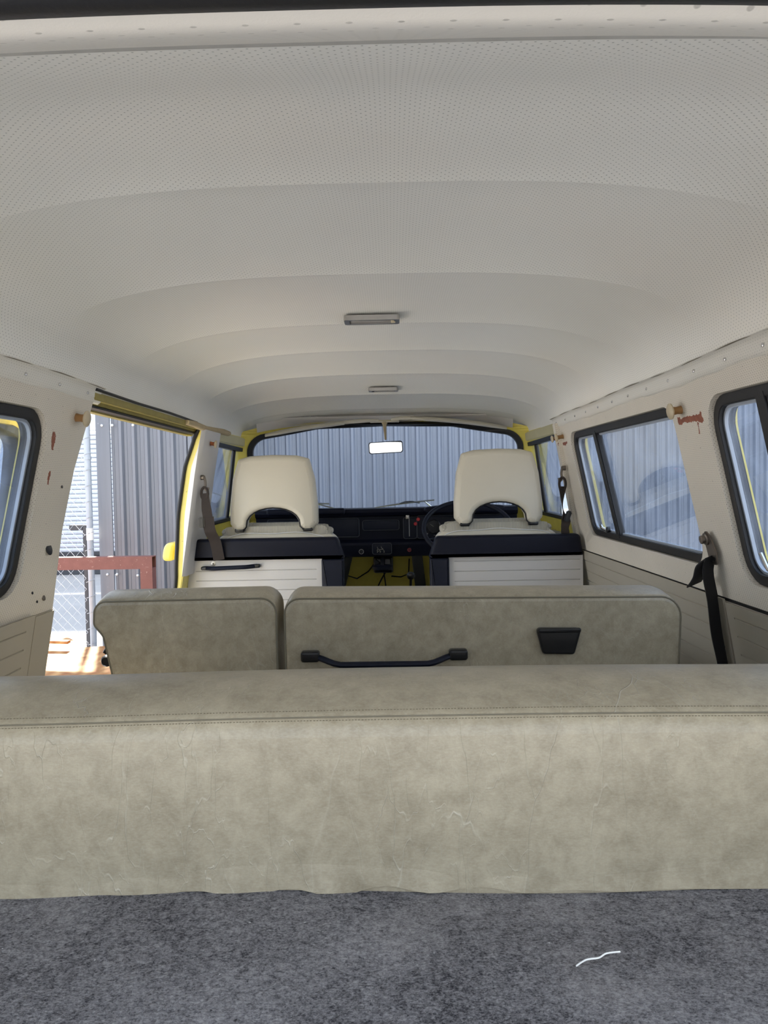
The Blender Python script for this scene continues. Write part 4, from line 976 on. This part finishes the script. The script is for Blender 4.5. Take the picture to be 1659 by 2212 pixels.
# ================================================================ OUTSIDE
gr = MB().add([(-40, -30, 0), (40, -30, 0), (40, 50, 0), (-40, 50, 0)], [(0, 1, 2, 3)]).build('ground', 'concrete', smooth=None)
tag(gr, 'grey concrete yard around the van', 'ground', kind='structure')
def rib_sheet(x0, x1, y, z0, z1, pitch, name, mat, par, depth=0.022, pan=0.52, top=0.20):
    """trapezoidal cladding facing -Y; ribs stand toward the camera"""
    pr = []; x = x0
    while x < x1 - 1e-6:
        a = x; sl = (1 - pan - top) / 2 * pitch
        for (dx, dy) in ((0, 0), (pan * pitch * 0.33, 0), (pan * pitch * 0.36, -0.003), (pan * pitch * 0.42, -0.003), (pan * pitch * 0.45, 0), (pan * pitch, 0), (pan * pitch + sl, -depth), (pan * pitch + sl + top * pitch, -depth)):
            if a + dx <= x1: pr.append((a + dx, y + dy))
        x += pitch
    pr.append((min(x, x1), y)); n = len(pr)
    vs = [(a, b, z0) for a, b in pr] + [(a, b, z1) for a, b in pr]
    return MB().add(vs, [(i, i + 1, n + i + 1, n + i) for i in range(n - 1)]).build(name, mat, par, smooth=None)
cw = empty('corrugated_wall', (1.0, 6.0, 0), 'tall blue-grey ribbed metal wall in front of the van', 'wall', kind='structure')
PIT = 0.0875; SW = PIT * 9; x = -1.75
while x < 5.2:
    sh = rib_sheet(x, x + SW + 0.0, 6.0 - 0.001 * (int(round(x / SW)) % 2), 0.0, 3.8, PIT, 'sheet', 'sheet', cw); x += SW
MB().box((1.6, 6.03, 1.9), (7.2, 0.03, 3.8)).build('backing', 'darksteel', cw)
cl = empty('corrugated_wall', (-1.65, 5.0, 0), 'grey ribbed metal wall end with flashing, seen through the open sliding door', 'wall', kind='structure')
rib_sheet(-1.86, -1.335, 5.0, 0.0, 3.8, PIT * 1.0, 'sheet', 'sheet2', cl, 0.022)
MB().box((-1.60, 5.55, 1.9), (0.52, 1.02, 3.8)).build('wall_core', 'sheet2', cl)
fsh = MB().plate([(-1.955, 5.06), (-1.955, 4.975), (-1.862, 4.975), (-1.862, 4.99), (-1.945, 4.99), (-1.945, 5.06)], [], lambda a, b, w_: (a, b, w_), 3.8).build('corner_flashing', 'sheet2', cl, smooth=None)
MB().plate([(-1.335, 4.97), (-1.31, 4.97), (-1.31, 5.06), (-1.335, 5.06)], [], lambda a, b, w_: (a, b, w_), 3.8).build('edge_flashing', 'sheet2', cl, smooth=None)
for (x, z) in ((-1.91, 1.785), (-1.84, 1.785), (-1.70, 1.783), (-1.61, 1.78), (-1.905, 0.78), (-1.84, 0.78), (-1.70, 0.77)):
    MB().lathe([(0.009, 0), (0.009, 0.004), (0.005, 0.010)], (x, 4.972, z), (0, -1, 0), 8).build('roofing_screw', 'white', cl)

# chain link fence with post
fe = empty('chain_link_fence', (-3.5, 4.9, 0), 'galvanised chain-link fence with a round post beside the grey wall end', 'fence')
mb = MB(); dx, dz = 0.068, 0.0725; x0, x1, zt = -4.6, -2.02, 2.35; nrow = int(zt / (dz / 2))
ncol = int((x1 - x0) / (dx / 2))
for c in range(ncol + 1):
    xx = x1 - c * dx / 2; pts = []
    for k in range(nrow + 1):
        pts.append((xx - (dx / 2 if (k + c) % 2 else 0.0), 4.9 + (0.003 if (k + c) % 2 else -0.003), 0.04 + k * dz / 2))
    mb.tube(pts, 0.0017, 3, up=(0, 1, 0))
ms = mb.build('wire_mesh', 'wire', fe, smooth=None); ms['kind'] = 'stuff'
MB().tube([(-1.985, 4.9, 0.0), (-1.985, 4.9, 2.45)], 0.021, 14).build('fence_post', 'galv', fe)
MB().tube([(-4.6, 4.9, 2.38), (-2.0, 4.9, 2.38)], 0.017, 10).build('top_rail', 'galv', fe)
for k in range(22):
    z = 0.12 + k * 0.105
    MB().tube([(-2.02, 4.895, z - 0.012), (-1.985, 4.874, z), (-1.955, 4.895, z + 0.012)], 0.002, 5).build('tie_wire', 'wire', fe)
MB().tube([(-1.985, 4.9, 1.02), (-1.985, 4.9, 1.10)], 0.0235, 14).build('white_tape', 'white', fe)
MB().tube([(-1.985, 4.9, 1.555), (-1.985, 4.9, 1.575)], 0.0245, 14).build('post_clamp', 'galv', fe)

# dark gate frame behind the fence
gf_ = empty('gate_frame', (-2.2, 5.35, 0), 'dark grey steel post with a short arm, behind the wire fence', 'gate frame')
MB().box((-2.200, 5.35, 0.55), (0.028, 0.05, 1.10)).build('post', 'darksteel', gf_, bevel=0.003)
MB().box((-2.262, 5.35, 1.082), (0.100, 0.05, 0.040)).build('arm', 'darksteel', gf_, bevel=0.003)

# red oxide steel trestle
rt = empty('steel_trestle', (-2.3, 4.4, 0), 'red-oxide steel trestle of square tube standing outside the sliding door', 'trestle')
def sqtube(a, b, s, t, name, openend=True):
    a, b = Vector(a), Vector(b); d = (b - a).normalized(); up = Vector((0, 1, 0)); x = d.cross(up).normalized()
    def ring(p, h): return [p + x * i * h + up * j * h for i, j in ((-1, -1), (1, -1), (1, 1), (-1, 1))]
    vs = ring(a, s / 2) + ring(b, s / 2) + ring(b, s / 2 - t) + ring(b - d * 0.25, s / 2 - t)
    fs = []
    for k in range(4):
        j = (k + 1) % 4
        fs += [(k, j, 4 + j, 4 + k), (4 + k, 4 + j, 8 + j, 8 + k), (8 + k, 8 + j, 12 + j, 12 + k)]
    fs += [(3, 2, 1, 0), (12, 13, 14, 15)]
    return MB().add(vs, fs).build(name, 'rust', rt, smooth=None)
sqtube((-3.9, 4.4, 0.925), (-1.400, 4.4, 0.915), 0.074, 0.005, 'top_bar')
for (lx, ly) in ((-1.437, 4.4), (-3.8, 4.4)): sqtube((lx, ly, 0.0), (lx, ly, 0.878), 0.072, 0.005, 'leg')

# plywood offcuts beside the van
wp = [( -2.9, 3.45), (-1.30, 3.35), (-1.18, 3.80), (-1.42, 4.06), (-1.56, 4.18), (-1.74, 4.46), (-1.84, 4.42), (-2.08, 4.70), (-2.9, 4.80)]
def slab(pts, z, th, tiltx, tilty, name, mat, par=None):
    cx_ = sum(p[0] for p in pts) / len(pts); cy_ = sum(p[1] for p in pts) / len(pts)
    return MB().plate(pts, [], lambda a, b, w_: (a, b, z + w_ + (a - cx_) * tiltx + (b - cy_) * tilty), th).build(name, mat, par, smooth=None)
p1_ = slab(wp, 0.385, 0.016, -0.04, 0.02, 'plywood_sheet', 'wood'); tag(p1_, 'sunlit orange plywood sheet lying on the pile by the sliding door', 'plywood')
p2_ = slab([(-2.9, 3.7), (-1.45, 3.75), (-1.50, 4.22), (-2.8, 4.35)], 0.282, 0.016, 0.0, 0.0, 'plywood_sheet', 'wood'); tag(p2_, 'plywood sheet under the uppermost sheet of the pile', 'plywood')
p3_ = MB().box((-2.30, 4.33, 0.475), (0.80, 0.045, 0.016), Matrix.Rotation(0.02, 3, 'Z') @ Matrix.Rotation(0.05, 3, 'Y')).build('timber_strip', 'wood'); tag(p3_, 'thin timber strip lying along the back of the plywood pile', 'timber')
for i, (x, y, h) in enumerate(((-1.6, 3.9, 0.28), (-2.5, 4.1, 0.28))):
    tag(MB().box((x, y, h / 2), (0.45, 0.35, h)).build('timber_block', 'wood', bevel=0.005), 'timber block holding up the %s end of the plywood pile' % ('near' if i == 0 else 'far'), 'timber')

# pale building with a roller door
bd = empty('roller_door_building', (-6, 12.2, 0), 'pale corrugated building with a roller door across the yard', 'building')
rib_sheet(-13.0, -6.12, 12.2, 0.12, 4.8, 0.19, 'wall_cladding', 'light', bd, 0.04, 0.5, 0.2)
rib_sheet(-6.12, 1.0, 12.2, 2.42, 4.8, 0.19, 'wall_cladding', 'light', bd, 0.04, 0.5, 0.2)
MB().box((-6.10, 12.16, 1.25), (0.16, 0.10, 2.5)).build('door_jamb', 'light', bd, bevel=0.01)
MB().box((-3.0, 12.12, 2.40), (6.6, 0.16, 0.14)).build('lintel', 'white', bd, bevel=0.01)
prof = [(0, 0), (-0.012, 0.012), (-0.016, 0.035), (-0.010, 0.062), (0.004, 0.070)]
sm = MB(); vs = []
for x in (-6.02, -1.0): vs += [(x, 12.26 + dy, dz_) for dy, dz_ in prof]
sm.add(vs, [(k, k + 1, 6 + k, 5 + k) for k in range(4)])
first = sm.build('slat', 'light', bd, smooth=None)
for k in range(27):
    o = first if k == 0 else first.copy()
    if k: COL.objects.link(o)
    o.location = Vector(first.location) if k == 0 else Vector(first.location)
    o.location.z = 0.33 + k * 0.0745 if k else 0.33
MB().box((-3.5, 12.25, 0.30), (5.1, 0.05, 0.06)).build('bottom_bar', 'darksteel', bd)
MB().box((-3.5, 12.30, 1.2), (5.1, 0.02, 2.4)).build('backing', 'darksteel', bd)
MB().box((-6.0, 12.0, 0.20), (13.0, 0.30, 0.13)).build('doorstep', 'terracotta', bd, bevel=0.01)
MB().box((-6.0, 11.98, 0.067), (13.0, 0.34, 0.134)).build('plinth', 'darksteel', bd, bevel=0.01)
